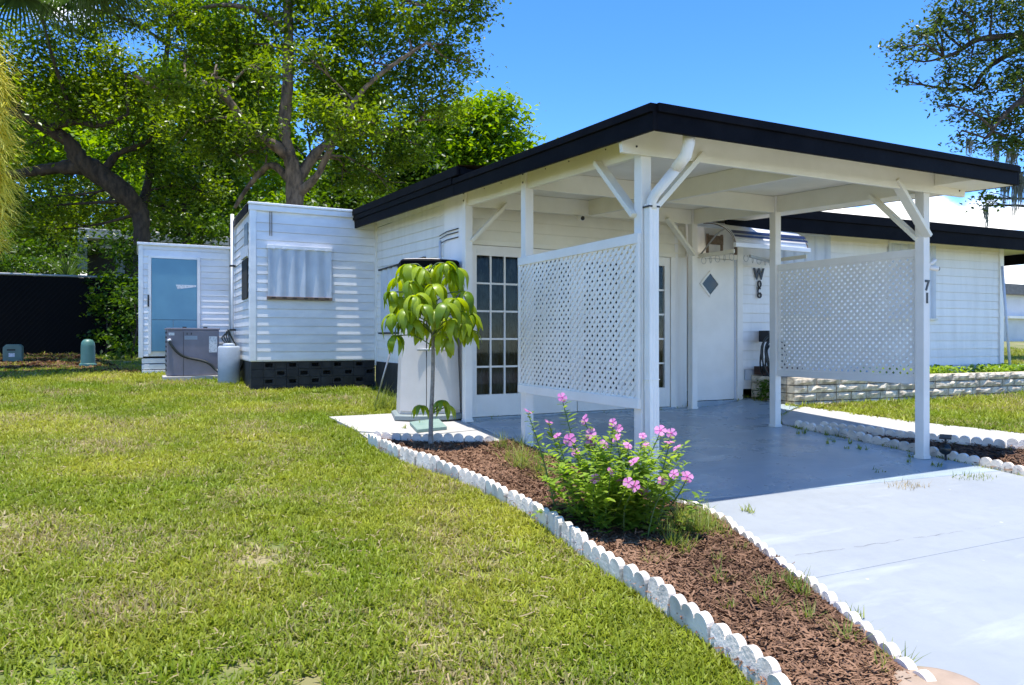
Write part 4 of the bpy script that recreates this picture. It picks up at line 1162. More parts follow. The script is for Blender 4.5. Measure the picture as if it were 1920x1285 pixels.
# ------------------------------------------------------------------ stone planter by the right wing
PX0, PY0 = 7.80, 6.86
planter = thing('stone_planter', (9.5, 6.9, gf(9.5, 6.8)), 'low planter of pale split stone blocks along the right wing', 'planter')
PS = -0.095
def plp(x, off=0.0): return Vector((x, PY0+PS*(x-PX0), 0)) + Vector((PS, -1, 0)).normalized()*off
pang = math.atan(PS)
ch_ = 0.108; ptop = 0.905
zbase = ptop - 4*ch_
stone_me = {}
def stone(L, k):
    key = (L, k)
    if key in stone_me: return stone_me[key]
    b = MB(); nx_, nz_ = max(2, int(L/0.07)), 3
    rs = random.Random(hash((round(L*1000), k)) & 0xffff)
    h_ = ch_-0.012
    grid = []
    for j in range(nz_+1):
        for i in range(nx_+1):
            edge = i in (0, nx_) or j in (0, nz_)
            dep = -0.002 if edge else -0.012-0.022*rs.random()
            grid.append((L*i/nx_, dep, h_*j/nz_))
    fs = [(j*(nx_+1)+i, j*(nx_+1)+i+1, (j+1)*(nx_+1)+i+1, (j+1)*(nx_+1)+i) for j in range(nz_) for i in range(nx_)]
    b.add(grid, fs, False)
    b.add([(0,-0.002,0),(L,-0.002,0),(L,0.14,0),(0,0.14,0),(0,-0.002,h_),(L,-0.002,h_),(L,0.14,h_),(0,0.14,h_)], [(0,3,2,1),(4,5,6,7),(1,2,6,5),(2,3,7,6),(3,0,4,7)])
    me = b.mesh('stone_block'); me.materials.append(M['stone']); stone_me[key] = me
    return me
Ls = [0.26, 0.34, 0.42, 0.50]
for j in range(4):
    x = PX0 + (0.0 if j % 2 else 0.0)
    i = 0
    while x < 13.2:
        L = Ls[random.randrange(4)]
        if i == 0: L = (0.22, 0.38)[j % 2]
        o = link('stone_block', stone(L, random.randrange(3)), None, planter)
        p = plp(x)
        o.location = (p.x, p.y, zbase+j*ch_+0.03*0 + (x-PX0)*0.0); o.rotation_euler = (0, 0, pang)
        x += (L+0.012)*math.cos(pang); i += 1
    y = PY0+0.145; i = 0
    while y < YW-0.14:
        L = min(Ls[random.randrange(3)], YW-0.03-y)
        if L > 0.1:
            o = link('stone_block', stone(round(L,2), random.randrange(3)), None, planter)
            o.location = (PX0, y+L, zbase+j*ch_); o.rotation_euler = (0, 0, R(-90))
        y += L+0.012
a_, b_ = plp(PX0+0.03, -0.09), plp(13.2, -0.09)
MB().bar((a_.x, a_.y, (zbase+ptop)/2-0.02), (b_.x, b_.y, (zbase+ptop)/2-0.02), 0.13, ptop-zbase-0.01).build('mortar', 'mortar', planter)
MB().box(PX0+0.03, PX0+0.13, PY0+0.1, YW-0.06, zbase, ptop-0.012).build('mortar', 'mortar', planter)
a_, b_ = plp(PX0+0.12, -0.13), plp(13.2, -0.13)
c_, d_ = wp(13.2, 0.03), wp(PX0+0.12, 0.03)
MB().prism([(p.x, p.y, zbase-0.1) for p in (a_, b_, c_, d_)], (0,0,0), (0,0,ptop-zbase+0.06)).build('soil', 'soil', planter)
MB().box(PX0+0.02, PX0+0.75, YW-0.28, YW-0.06, ptop+0.001, ptop+0.12).build('window_box', 'brick')
tag(bpy.data.objects['window_box'], 'dark red-brown timber box at the house end of the stone planter', 'box')
# coiled hose on its hanger
hose = thing('garden_hose', (8.1, 7.45, ptop+0.1), 'black garden hose coiled on a wall hanger beside the plain door', 'hose')
hc = py(1446, 668, 7.40)
for k in range(7):
    pts = []
    for a in np.linspace(0, 2*math.pi, 25):
        rr = (0.27,0.20,0.25,0.16,0.23,0.28,0.18)[k]
        pts.append(Vector((hc.x+0.03+0.02*math.sin(k*2.1)+rr*0.85*math.sin(a+0.2*k)+0.015*math.sin(3*a+k), 7.42+0.02*math.sin(2*a+k)-0.012*k, hc.z-0.01+rr*1.15*math.cos(a+0.2*k))))
    MB().tube(pts, 0.0115, 6, cap=False).build('coil', 'hose', hose)
MB().box(hc.x-0.03, hc.x+0.03, 7.42, 7.60, hc.z+0.20, hc.z+0.36).build('hanger', 'blackplastic', hose)

# ------------------------------------------------------------------ fence, pedestals, neighbours
FY = 20.2
fence = thing('chain_link_fence', (-8, FY, gf(-8, FY)), 'tall dark chain-link fence with black privacy slats and pale top rail', 'fence')
fx0, fx1 = -9.5, 0.3
fz0, fz1 = gf(-5, FY)-0.02, py(80, 516, FY).z
x = fx0
# slats run on the diagonal of the mesh; a dark windscreen hangs behind
MB().box(fx0, fx1, FY+0.02, FY+0.026, fz0, fz1-0.03).build('windscreen', 'slot', fence)
for k in range(int((fx1-fx0+2.0)/0.105)):
    q = [(fx0, fz0), (fx1, fz0), (fx1, fz1-0.05), (fx0, fz1-0.05)]
    cpos = fx0 - 1.6 + 0.105*k*1.0
    nrm = (math.cos(R(40)), -math.sin(R(40)))
    c0 = nrm[0]*cpos - nrm[1]*0 + 0
    c0 = nrm[0]*cpos + nrm[1]*fz0
    q = clip_poly(q, nrm[0], nrm[1], c0+0.012); 
    if len(q) > 2: q = clip_poly(q, -nrm[0], -nrm[1], -(c0-0.012))
    if len(q) > 2:
        MB().prism([(a, FY-0.004, b) for a, b in q], (0,0,0), (0, 0.006, 0)).build('wire_strand', 'chain', fence)
MB().tube([(fx0, FY, fz1), (fx1, FY, fz1)], 0.03, 10).build('top_rail', 'rail', fence)
for x in np.arange(fx0, fx1+0.1, 2.4):
    MB().tube([(x, FY+0.06, fz0-0.2), (x, FY+0.06, fz1+0.04)], 0.03, 10).build('post', 'rail', fence)
# utility pedestals
e = pg(165, 690)
ped = thing('utility_pedestal', (e.x, e.y, e.z), 'green round-topped utility pedestal standing nearest the shed', 'utility box')
hgt = py(165, 634, e.y).z - e.z
MB().lathe([(0.125,0),(0.13,0.03),(0.122,0.08),(0.118,hgt-0.13),(0.108,hgt-0.06),(0.075,hgt-0.015),(0.03,hgt)], (e.x, e.y, e.z-0.02), 28).build('cover', 'pgreen', ped)
MB().lathe([(0.145,0),(0.145,0.10),(0.13,0.12)], (e.x, e.y, e.z-0.03), 28).build('base', 'pgreen', ped)
e2 = pg(25, 680)
ped2 = thing('utility_box', (e2.x, e2.y, e2.z), 'short pale green square utility box with a white sticker, far left', 'utility box')
h2 = py(25, 646, e2.y).z - e2.z
MB().prism([(e2.x-0.16, e2.y-0.14, e2.z-0.03), (e2.x+0.16, e2.y-0.14, e2.z-0.03), (e2.x+0.16, e2.y-0.14, e2.z+h2-0.05), (e2.x+0.12, e2.y-0.14, e2.z+h2), (e2.x-0.10, e2.y-0.14, e2.z+h2), (e2.x-0.16, e2.y-0.14, e2.z+h2-0.06)], (0,0,0), (0,0.28,0)).build('cover', 'pgreen2', ped2, 0.012)
MB().box(e2.x-0.06, e2.x+0.04, e2.y-0.145, e2.y-0.1415, e2.z+h2*0.32, e2.z+h2*0.52).build('sticker', 'paper', ped2)
MB().box(e2.x-0.09, e2.x+0.05, e2.y-0.145, e2.y-0.1415, e2.z+h2*0.66, e2.z+h2*0.74).build('hasp', 'bolt', ped2)

# neighbour behind the fence
NB = 27.0
nb = thing('neighbour_house', (-3, NB+2, gf(-3, NB)), 'low blue-grey house with white metal roof edge seen behind the fence', 'house')
n0, n1 = py(172, 520, NB), py(445, 520, NB)
nzt = py(200, 452, NB).z
MB().box(n0.x, n1.x, NB, NB+5, gf(-3, NB)-0.1, nzt).build('wall', 'bluegrey', nb)
MB().box(n0.x-0.35, n1.x+0.3, NB-0.5, NB+5.4, nzt, py(200, 434, NB).z).build('roof', 'greyroof', nb, 0.02)
for u in (190, 260, 330):
    q = py(u, 500, NB); MB().box(q.x-0.4, q.x+0.4, NB-0.03, NB+0.02, nzt-1.2, nzt-0.25).build('window', 'darkroom', nb)
    MB().box(q.x-0.45, q.x+0.45, NB-0.05, NB-0.02, nzt-0.25, nzt-0.18).build('window_head', 'neighbour', nb)
MB().box(n0.x-0.36, n0.x-0.1, NB-0.53, NB-0.45, nzt-1.0, nzt).build('bracket', 'bluegrey', nb)

# far right neighbours
fd = 34.0
fr_ = pd(1905, 632, fd)
nb2 = thing('far_house', (fr_.x+3, fr_.y+2, gf(fr_.x, fr_.y)), 'distant white low house with grey roof beyond the right lawn', 'house')
zg = gf(fr_.x, fr_.y)-0.2
xa = pd(1868, 600, fd).x
zt1, zt2, ztr0, ztr1 = pd(1900, 598, fd).z, pd(1900, 572, fd).z, pd(1900, 568, fd).z, pd(1900, 553, fd).z
MB().box(xa, xa+12, fr_.y, fr_.y+6, zg, zt1).build('wall', 'neighbour', nb2)
MB().box(xa-0.2, xa+12, fr_.y-0.25, fr_.y+6, zt1, zt1+0.12).build('cornice', 'white', nb2)
MB().box(xa+0.2, xa+12, fr_.y+0.4, fr_.y+6, zt1+0.12, ztr0+0.4).build('upper_wall', 'neighbour', nb2)
MB().box(xa-0.3, xa+12, fr_.y+0.0, fr_.y+7, ztr0+0.4, ztr1+0.5).build('roof', 'shingle', nb2)
for k in range(3):
    q = xa+2.0+2.4*k; MB().box(q, q+0.9, fr_.y-0.04, fr_.y+0.02, zt1-0.9, zt1-0.25).build('window', 'darkroom', nb2)

# ------------------------------------------------------------------ scalloped edging blocks
def edging_mesh(n, sw_=0.108, h=0.125, th=0.042):
    prof = [(0.002, -0.06)]
    L = n*sw_
    prof = [(L-0.002, -0.06), (0.002, -0.06)]
    for k in range(n):
        for i in range(9):
            a = math.pi - math.pi*i/8
            prof.append((k*sw_+sw_/2+math.cos(a)*(sw_/2-0.002), h-0.045+math.sin(a)*0.045))
    b = MB(); m_ = len(prof)
    b.add([(x, -th/2, z) for x, z in prof]+[(x, th/2, z) for x, z in prof],
          [tuple(range(m_)), tuple(range(2*m_-1, m_-1, -1))]+[(i, m_+i, m_+(i+1)%m_, (i+1)%m_) for i in range(m_)])
    me = b.mesh('edging_block'); me.materials.append(M['edge'])
    return me, L
ORD = 'first second third fourth fifth sixth seventh eighth ninth tenth eleventh twelfth thirteenth fourteenth fifteenth sixteenth seventeenth eighteenth nineteenth twentieth twenty-first twenty-second twenty-third twenty-fourth twenty-fifth twenty-sixth twenty-seventh twenty-eighth'.split()
EM = {n: edging_mesh(n) for n in (2, 3, 4)}
def run_edging(pts, label, group, seed=0, sizes=(3, 3, 4, 2), lift=0.0, scale=0.9):
    rs = random.Random(seed)
    P = [Vector((p.x, p.y, 0)) for p in pts]
    seg = [(P[i+1]-P[i]).length for i in range(len(P)-1)]; tot = sum(seg)
    def at(s):
        for i, l in enumerate(seg):
            if s <= l or i == len(seg)-1: return P[i].lerp(P[i+1], s/l)
            s -= l
    s = 0.0; k = 0
    while s < tot-0.1:
        me, L = EM[sizes[rs.randrange(len(sizes))]]
        L *= scale
        if s+L > tot+0.05: me, L = EM[2]; L *= scale
        a, b = at(s), at(min(s+L, tot))
        d = b-a
        o = bpy.data.objects.new('edging_block', me); COL.objects.link(o)
        o.location = (a.x, a.y, gf(a.x, a.y)+0.015+lift+rs.uniform(-0.016, 0.012))
        o.scale = (scale, scale, scale)
        o.rotation_euler = (rs.uniform(-0.13, 0.13), rs.uniform(-0.025, 0.025)-math.atan2(gf(b.x,b.y)-gf(a.x,a.y), max(d.length,0.01))*0.9, math.atan2(d.y, d.x)+rs.uniform(-0.06, 0.06))
        tag(o, label % ORD[k], 'edging', group); k += 1
        s += L+0.006
run_edging(lawn_edge, '%s white scalloped edging block along the lawn, counted from the umbrella tree', 'edging along the lawn', 1)
run_edging([p for p in drive_edge], '%s white scalloped edging block along the driveway, counted from the periwinkle', 'edging along the driveway', 2, lift=-0.035)
run_edging(pad_edge, '%s scalloped edging block behind the umbrella tree, counted from the left', 'edging along the pad', 3, lift=0.0)
run_edging([Vector((6.845, 6.0, 0)), Vector((6.85, 5.0, 0)), Vector((6.86, 3.9, 0)), Vector((6.78, 3.2, 0)), Vector((6.9, 1.6, 0))], '%s scalloped edging block beside the carport slab, counted from the middle post', 'edging along the slab', 4, lift=-0.01)
run_edging([Vector((6.95, 5.75, 0)), Vector((7.05, 5.5, 0)), Vector((7.57, 4.0, 0)), Vector((8.0, 3.1, 0))], '%s scalloped edging block beside the walkway, counted from its far end', 'edging along the walkway', 5, lift=0.0)
# tan paver end at the bottom of the picture
te = pg(1762, 1318)
MB().lathe([(0.15, -0.06), (0.155, 0.05), (0.148, 0.066), (0.12, 0.072)], (te.x, te.y, te.z), 30).build('garden_stone', 'tan')
tag(bpy.data.objects['garden_stone'], 'rounded tan garden stone at the near end of the mulch bed', 'stone')

# solar spotlights
def spotlight(p, rz, label):
    t_ = thing('solar_spotlight', (p.x, p.y, p.z), label, 'spotlight', 'black solar spotlights in the beds', rz)
    lk(MB().tube([(0,0,-0.05),(0,0,0.10)], 0.010, 8), 'stake', 'blackplastic', t_, 0)
    lk(MB().tube([(-0.075,0,0.135),(-0.03,0,0.14),(0.05,0,0.145)], [0.052,0.045,0.03], 16), 'lamp_head', 'blackplastic', t_, 0)
    lk(MB().tube([(-0.0765,0,0.135),(-0.0785,0,0.135)], 0.046, 16), 'lens', 'mirror', t_, 0)
    lk(MB().bar((-0.07,0,0.235), (0.05,0,0.255), 0.10, 0.015), 'solar_panel', 'blackplastic', t_, 0.003)
    lk(MB().tube([(0,0,0.16),(0,0,0.24)], 0.010, 8), 'bracket', 'blackplastic', t_, 0)
    return t_
spotlight(pg(1773, 868), 0.5, 'black solar spotlight in the wedge bed right of the numbered post')
spotlight(pg(1108, 985), R(215), 'black solar spotlight under the pink periwinkle beside the lawn edging')

# ------------------------------------------------------------------ leaves by the thousand
def rand_dirs(n, r_):
    v = r_.normal(size=(n, 3)); return v/np.linalg.norm(v, axis=1, keepdims=True)
def leaf_mesh(name, C, L, W, r_, up=0.6, fold=0.18, droop=0.2, vary=0.35):
    n = len(C)
    nrm = rand_dirs(n, r_); nrm[:, 2] = np.abs(nrm[:, 2])*1.0 + up; nrm /= np.linalg.norm(nrm, axis=1, keepdims=True)
    a = rand_dirs(n, r_); a[:, 2] -= droop
    a -= nrm*(a*nrm).sum(1, keepdims=True); a /= np.linalg.norm(a, axis=1, keepdims=True)
    b = np.cross(nrm, a)
    s = (1+vary*(r_.random((n, 1))*2-1))
    l = L*s; w_ = W*s
    V = np.empty((n, 4, 3), np.float32)
    V[:, 0] = C - a*l/2; V[:, 2] = C + a*l/2
    V[:, 1] = C + b*w_/2 + nrm*w_*fold; V[:, 3] = C - b*w_/2 + nrm*w_*fold
    i = np.arange(n)*4
    F = np.stack([np.stack([i, i+1, i+2], 1), np.stack([i, i+2, i+3], 1)], 1).reshape(-1, 3)
    return np_mesh(name, V.reshape(-1, 3), F)
def twig_cloud(blobs, per, r_, twig=0.22, leaves_per=26, shell=0.55):
    """blobs: (centre, (rx,ry,rz)); leaves gather round twig ends so the crown keeps gaps"""
    out = []
    for c, rad in blobs:
        rad = np.array(rad); vol = rad.prod()**(1/3)
        n = max(3, int(per*vol**2))
        d = rand_dirs(n, r_); k = (shell+(1-shell)*r_.random((n, 1)))
        T = np.array(c)+d*rad*k
        m = r_.poisson(leaves_per, n)+3
        P = np.repeat(T, m, 0)+r_.normal(size=(m.sum(), 3))*np.array([twig, twig, twig*0.6])
        out.append(P)
    return np.concatenate(out)
def blob_px(lst, ratio=0.8):
    o = []
    for (u, v, r_, d) in lst:
        p = pd(u, v, d); m_ = r_*d/FPX
        o.append(((p.x, p.y, p.z), (m_*1.05, m_*1.05, m_*ratio)))
    return o
def limb(mb, pts_px, rad, n=9, wob=0.0):
    P = smooth_path([pd(u, v, d) for u, v, d in pts_px], 6)
    rr = np.interp(np.linspace(0, 1, len(P)), np.linspace(0, 1, len(rad)), rad)
    k0 = len(mb.v); mb.tube(P, list(rr), 12)
    for i in range(k0, len(mb.v)):
        ring = (i-k0)//12; c = P[ring]; v = Vector(mb.v[i]); a = (i-k0) % 12
        f = 1+0.13*math.sin(a*2.1+ring*0.8)*math.sin(ring*1.7+a)+0.07*math.sin(a*5.2+ring*2.3)
        mb.v[i] = tuple(c+(v-c)*f)
    return P
def tree(name, label, trunk_parts, crown, leafm, bark, L, W, per, seed, group=None, twig=0.22, lper=26, up=0.5, cat='tree', shell=0.5):
    r_ = np.random.default_rng(seed)
    base = pd(*trunk_parts[0][0][0])
    t_ = thing(name, (base.x, base.y, gf(base.x, base.y)), label, cat, group)
    b = MB()
    for pts, rad in trunk_parts: limb(b, pts, rad)
    # twigs from limbs toward crown blobs
    tr = b.build('trunk', bark, t_)
    P = twig_cloud(crown, per, r_, twig, lper, shell)
    P = P[P[:, 2] > g(P[:, 0], P[:, 1])+0.1]
    me = leaf_mesh('crown', P, L, W, r_, up)
    link('crown', me, leafm, t_)
    # fine branches: threads from limb points to blob centres
    tb = MB(); rs = random.Random(seed)
    lp = [Vector(v) for pts, rad in trunk_parts for v in smooth_path([pd(u, v, d) for u, v, d in pts], 3)]
    for c, rad in crown:
        c = Vector(c)
        q = min(lp, key=lambda p: (p-c).length + (2.5 if p.z > c.z+0.3 else 0))
        if (q-c).length > 9: continue
        mid = (q+c)/2 + Vector((rs.uniform(-.3,.3), rs.uniform(-.3,.3), rs.uniform(-.1,.35)))
        w_ = min(0.07, 0.018+0.012*(q-c).length)
        tb.tube(smooth_path([q, mid, c], 3), list(np.linspace(w_, 0.015, 7)), 6)
        for k in range(5):
            dd = Vector(rand_dirs(1, r_)[0])
            e_ = c + Vector((dd.x*rad[0], dd.y*rad[1], dd.z*rad[2]))*0.85
            s_ = mid.lerp(c, rs.uniform(0.3, 1.0))
            tb.tube([s_, (s_+e_)/2+Vector((0,0,rs.uniform(-.05,.12))), e_], [0.016, 0.011, 0.005], 5)
    tb.build('branches', bark, t_)['kind'] = 'stuff'
    return t_

# main oak behind the trailer: straight upper trunk, forking limbs
D1 = 16.8
oak_tr = [
  ([(556,700,D1),(556,560,D1),(553,420,D1),(552,330,D1),(540,285,D1),(533,240,D1),(540,150,D1),(541,60,D1),(540,-60,D1),(548,-200,D1)], [0.32,0.27,0.22,0.20,0.15,0.135,0.125,0.115,0.10,0.06]),
  ([(549,300,D1),(500,262,D1-0.3),(462,245,D1-0.6),(440,205,D1-0.9),(405,165,D1-1.2),(350,155,D1-1.4),(300,165,D1-1.6),(250,140,D1-1.8)], [0.14,0.11,0.10,0.09,0.085,0.075,0.06,0.03]),
  ([(556,340,D1),(600,280,D1+0.3),(650,255,D1+0.5),(720,250,D1+0.8),(790,225,D1+0.9)], [0.14,0.10,0.08,0.06,0.03]),
  ([(553,350,D1),(510,310,D1+0.4),(470,345,D1+0.5),(440,390,D1+0.6)], [0.11,0.08,0.06,0.04]),
  ([(553,370,D1),(590,335,D1-0.2),(605,310,D1-0.3),(650,215,D1-0.5),(700,150,D1-0.6),(800,80,D1-0.6)], [0.14,0.08,0.07,0.06,0.05,0.03]),
  ([(537,60,D1),(490,25,D1),(430,10,D1),(370,20,D1+0.2),(330,60,D1)], [0.08,0.06,0.05,0.04,0.02]),
  ([(540,10,D1),(620,-30,D1),(720,-10,D1),(830,20,D1)], [0.08,0.06,0.05,0.02]),
]
cr1 = blob_px([(600,60,80,D1),(680,40,80,D1+0.5),(760,30,70,D1),(840,10,55,D1),(890,20,40,D1),(700,120,80,D1),(780,110,65,D1+0.5),(850,85,42,D1),(880,120,26,D1),
   (640,180,75,D1+0.8),(730,200,75,D1+0.8),(800,180,60,D1+1),(620,260,55,D1+1),(700,290,60,D1+1.2),(780,270,55,D1+1.2),(650,330,45,D1+1.5),(730,345,35,D1+1.5),
   (480,60,80,D1+0.5),(430,110,80,D1+0.5),(470,180,70,D1+0.8),(400,200,70,D1),(360,100,70,D1),(420,270,60,D1+0.6),(480,290,50,D1+0.8),(350,240,60,D1-0.5),
   (560,-40,80,D1),(700,-50,70,D1),(430,-50,70,D1),(820,-60,60,D1),(330,20,60,D1),(600,140,60,D1+1.4),(835,215,35,D1+1.6),(850,160,30,D1+1.0),(910,-20,40,D1),
   (560,-150,70,D1),(330,170,45,D1-2.2),(400,150,40,D1-2.0),(450,240,42,D1-1.8),(300,150,40,D1-2.4),(640,240,45,D1-1.2),(700,230,50,D1-1.0),(600,200,40,D1-1.2),(500,250,34,D1-1.6),(580,110,40,D1-1.2),(490,130,40,D1-1.4)])
tree('oak_tree', 'tall oak with a straight grey trunk rising behind the trailer', oak_tr, cr1, 'oakleaf', 'bark', 0.118, 0.062, 62, 11, twig=0.20, lper=31)
# leaning oak at left
D2 = 18.6
lean_tr = [
  ([(268,640,D2),(266,520,D2),(266,450,D2),(262,400,D2),(235,365,D2-0.2),(185,325,D2-0.4),(150,300,D2-0.6),(128,265,D2-0.8),(95,245,D2-1),(55,222,D2-1.2),(10,205,D2-1.4),(-60,190,D2-1.5)], [0.22,0.20,0.19,0.21,0.25,0.26,0.22,0.16,0.15,0.13,0.10,0.06]),
  ([(160,312,D2-0.5),(110,315,D2-0.6),(60,322,D2-0.8),(0,330,D2-1.0),(-70,325,D2-1.2)], [0.22,0.15,0.12,0.10,0.06]),
  ([(95,240,D2-1),(140,228,D2-1.2),(190,235,D2-1.3),(240,215,D2-1.4)], [0.10,0.08,0.06,0.03]),
  ([(190,330,D2-0.4),(220,290,D2-0.2),(270,270,D2),(320,230,D2)], [0.12,0.08,0.06,0.03]),
  ([(262,400,D2),(280,330,D2+0.6),(290,220,D2+0.8),(310,120,D2+0.8),(320,20,D2+0.8)], [0.14,0.10,0.09,0.07,0.04]),
]
cr2 = blob_px([(90,170,70,D2-1),(160,150,70,D2-1),(230,140,70,D2-0.8),(60,110,60,D2-1),(140,80,60,D2-1),(240,190,55,D2-1),(180,215,45,D2-1.4),(290,180,60,D2),
   (110,205,45,D2-1.5),(30,180,50,D2-1),(300,290,60,D2+0.5),(340,330,55,D2+0.6),(250,260,45,D2+0.3),(90,370,55,D2-0.2),(30,390,50,D2),(150,380,50,D2+0.4),(200,400,40,D2+0.8),
   (120,430,40,D2+0.8),(60,270,26,D2-1),(300,20,55,D2),(200,30,60,D2),(100,10,70,D2-1),(-40,120,90,D2-1),(-60,250,70,D2-1),(120,-60,70,D2-1),(260,-60,70,D2),(-60,-40,80,D2),
   (320,400,45,D2+0.8),(380,360,45,D2+0.8),(60,-60,60,D2-3),(-20,60,50,D2-3)])
tree('leaning_oak', 'dark leaning oak with a thick crooked limb at far left', lean_tr, cr2, 'oakleaf', 'bark2', 0.118, 0.062, 58, 12, twig=0.20, lper=31)
# background trees beyond the fence and trailer
def simple_tree(u, vb, d, blobs, leafm, seed, label, name='background_tree', L=0.22, W=0.115, per=44, rad=0.2):
    trk = [([(u, vb, d), (u+4, vb-120, d), (u-3, vb-240, d), (u+6, vb-330, d)], [rad, rad*0.85, rad*0.6, rad*0.3])]
    return tree(name, label, trk, blob_px(blobs), leafm, 'bark2', L, W, per, seed, 'trees beyond the fence', twig=0.27, lper=20)
D3 = 25.0
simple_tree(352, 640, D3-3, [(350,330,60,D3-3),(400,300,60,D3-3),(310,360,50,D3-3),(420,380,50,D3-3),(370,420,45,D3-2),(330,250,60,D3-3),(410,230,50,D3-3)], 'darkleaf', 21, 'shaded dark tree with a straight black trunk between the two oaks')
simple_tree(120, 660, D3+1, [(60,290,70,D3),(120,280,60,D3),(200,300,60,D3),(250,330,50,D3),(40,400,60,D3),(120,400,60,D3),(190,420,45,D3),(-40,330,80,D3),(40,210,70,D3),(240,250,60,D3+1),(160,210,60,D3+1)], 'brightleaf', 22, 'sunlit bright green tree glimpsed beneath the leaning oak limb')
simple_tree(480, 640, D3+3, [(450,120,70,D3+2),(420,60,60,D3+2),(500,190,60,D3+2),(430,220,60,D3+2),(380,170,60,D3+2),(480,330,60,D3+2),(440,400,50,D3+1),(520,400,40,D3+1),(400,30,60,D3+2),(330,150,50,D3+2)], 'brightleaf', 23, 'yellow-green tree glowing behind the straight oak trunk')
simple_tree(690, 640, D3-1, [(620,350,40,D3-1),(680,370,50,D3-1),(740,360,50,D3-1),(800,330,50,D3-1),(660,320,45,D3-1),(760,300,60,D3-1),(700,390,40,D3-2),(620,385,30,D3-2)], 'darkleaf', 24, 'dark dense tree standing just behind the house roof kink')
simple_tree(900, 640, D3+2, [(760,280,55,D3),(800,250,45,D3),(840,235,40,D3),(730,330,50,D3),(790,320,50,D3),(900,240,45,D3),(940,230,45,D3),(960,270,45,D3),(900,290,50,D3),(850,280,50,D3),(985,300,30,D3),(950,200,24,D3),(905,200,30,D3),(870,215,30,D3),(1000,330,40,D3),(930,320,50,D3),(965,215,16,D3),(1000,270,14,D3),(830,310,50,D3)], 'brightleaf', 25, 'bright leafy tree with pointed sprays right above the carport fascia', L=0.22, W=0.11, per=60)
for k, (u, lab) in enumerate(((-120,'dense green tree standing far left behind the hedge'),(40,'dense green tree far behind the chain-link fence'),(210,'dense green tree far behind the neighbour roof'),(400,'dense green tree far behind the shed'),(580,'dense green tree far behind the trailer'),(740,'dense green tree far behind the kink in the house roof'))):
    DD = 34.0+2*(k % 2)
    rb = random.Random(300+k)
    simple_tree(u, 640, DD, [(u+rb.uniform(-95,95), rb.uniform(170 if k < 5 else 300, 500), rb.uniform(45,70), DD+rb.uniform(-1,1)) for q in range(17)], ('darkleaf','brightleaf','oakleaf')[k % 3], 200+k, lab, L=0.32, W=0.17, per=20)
# oak with Spanish moss at right
D4 = 18.0
moss_tr = [
  ([(2120,650,D4+1),(2110,480,D4+1),(2090,300,D4),(2050,150,D4),(1990,70,D4),(1930,66,D4),(1870,70,D4),(1830,76,D4),(1795,98,D4),(1770,108,D4)], [0.40,0.36,0.32,0.26,0.16,0.09,0.075,0.065,0.05,0.03]),
  ([(2050,130,D4),(1960,75,D4+0.5),(1915,90,D4+0.5),(1870,115,D4+0.5),(1840,140,D4+0.4),(1825,170,D4+0.4)], [0.2,0.12,0.08,0.06,0.04,0.02]),
  ([(2060,200,D4),(1970,170,D4-0.3),(1900,200,D4-0.5),(1850,260,D4-0.5)], [0.2,0.12,0.06,0.02]),
  ([(2040,110,D4),(1960,-20,D4),(1880,-40,D4),(1800,-20,D4)], [0.2,0.12,0.07,0.02]),
]
cr4 = blob_px([(1690,92,26,D4),(1720,70,34,D4),(1755,62,36,D4),(1700,110,20,D4),(1690,150,18,D4),(1745,95,30,D4),(1800,45,45,D4),(1850,30,50,D4),(1790,15,40,D4),(1760,24,16,D4),
   (1785,130,34,D4),(1765,170,28,D4),(1770,195,16,D4),(1820,110,45,D4),(1830,160,45,D4),(1870,90,45,D4),(1800,215,26,D4),(1840,220,40,D4),(1880,170,50,D4),(1910,60,55,D4),(1915,130,50,D4),
   (1890,240,45,D4),(1915,270,40,D4),(1800,258,22,D4),(1850,272,32,D4),(1905,220,45,D4),(1960,150,80,D4),(1980,260,70,D4),(2050,60,90,D4),(1960,0,80,D4),(1880,-40,80,D4),(1800,-40,60,D4),(2060,200,90,D4),
   (1915,325,28,D4),(1850,385,14,D4),(1846,372,12,D4),(2100,100,100,D4+1)])
oakr = tree('moss_oak', 'oak branch draped with grey Spanish moss hanging in at upper right', moss_tr, cr4, 'blueleaf', 'bark2', 0.115, 0.06, 50, 31, twig=0.15, lper=22, shell=0.3)
def strands(parent, spots, seed):
    rs = random.Random(seed)
    for (u, v0, v1, wpx, d, n) in spots:
        V = []; F = []
        for k in range(n):
            uu = u+rs.gauss(0, wpx*0.45); top = v0+rs.uniform(-6, 6); bot = v0+(v1-v0)*rs.uniform(0.35, 1.0)*(1-abs(uu-u)/(wpx*2.6))
            p = pd(uu, top, d+rs.uniform(-.15,.15)); q = pd(uu+rs.uniform(-3,3), bot, d+rs.uniform(-.15,.15))
            m_ = 4
            for i in range(m_+1):
                t_ = i/m_; c = p.lerp(q, t_)+Vector((rs.uniform(-.02,.02), rs.uniform(-.02,.02), 0)); w_ = 0.014*(1-0.7*t_)
                a = k*1.7; V += [(c.x-w_*math.cos(a), c.y-w_*math.sin(a), c.z), (c.x+w_*math.cos(a), c.y+w_*math.sin(a), c.z)]
            o_ = len(V)-2*(m_+1)
            for i in range(m_): F.append((o_+2*i, o_+2*i+1, o_+2*i+3, o_+2*i+2))
        link('moss', np_mesh('moss', V, F), 'moss', parent)
strands(oakr, [(1884,322,396,12,D4,70),(1903,320,424,11,D4,80),(1849,388,440,5,D4,40),(1817,262,302,8,D4,40),(1916,330,400,7,D4,40),(1868,270,320,10,D4,40),(1895,285,345,12,D4,50)], 5)
strands_left = [(735,230,300,12,D1,30),(700,200,280,14,D1,30),(640,150,230,12,D1,26)]
bt = pd(1935, 590, 70)
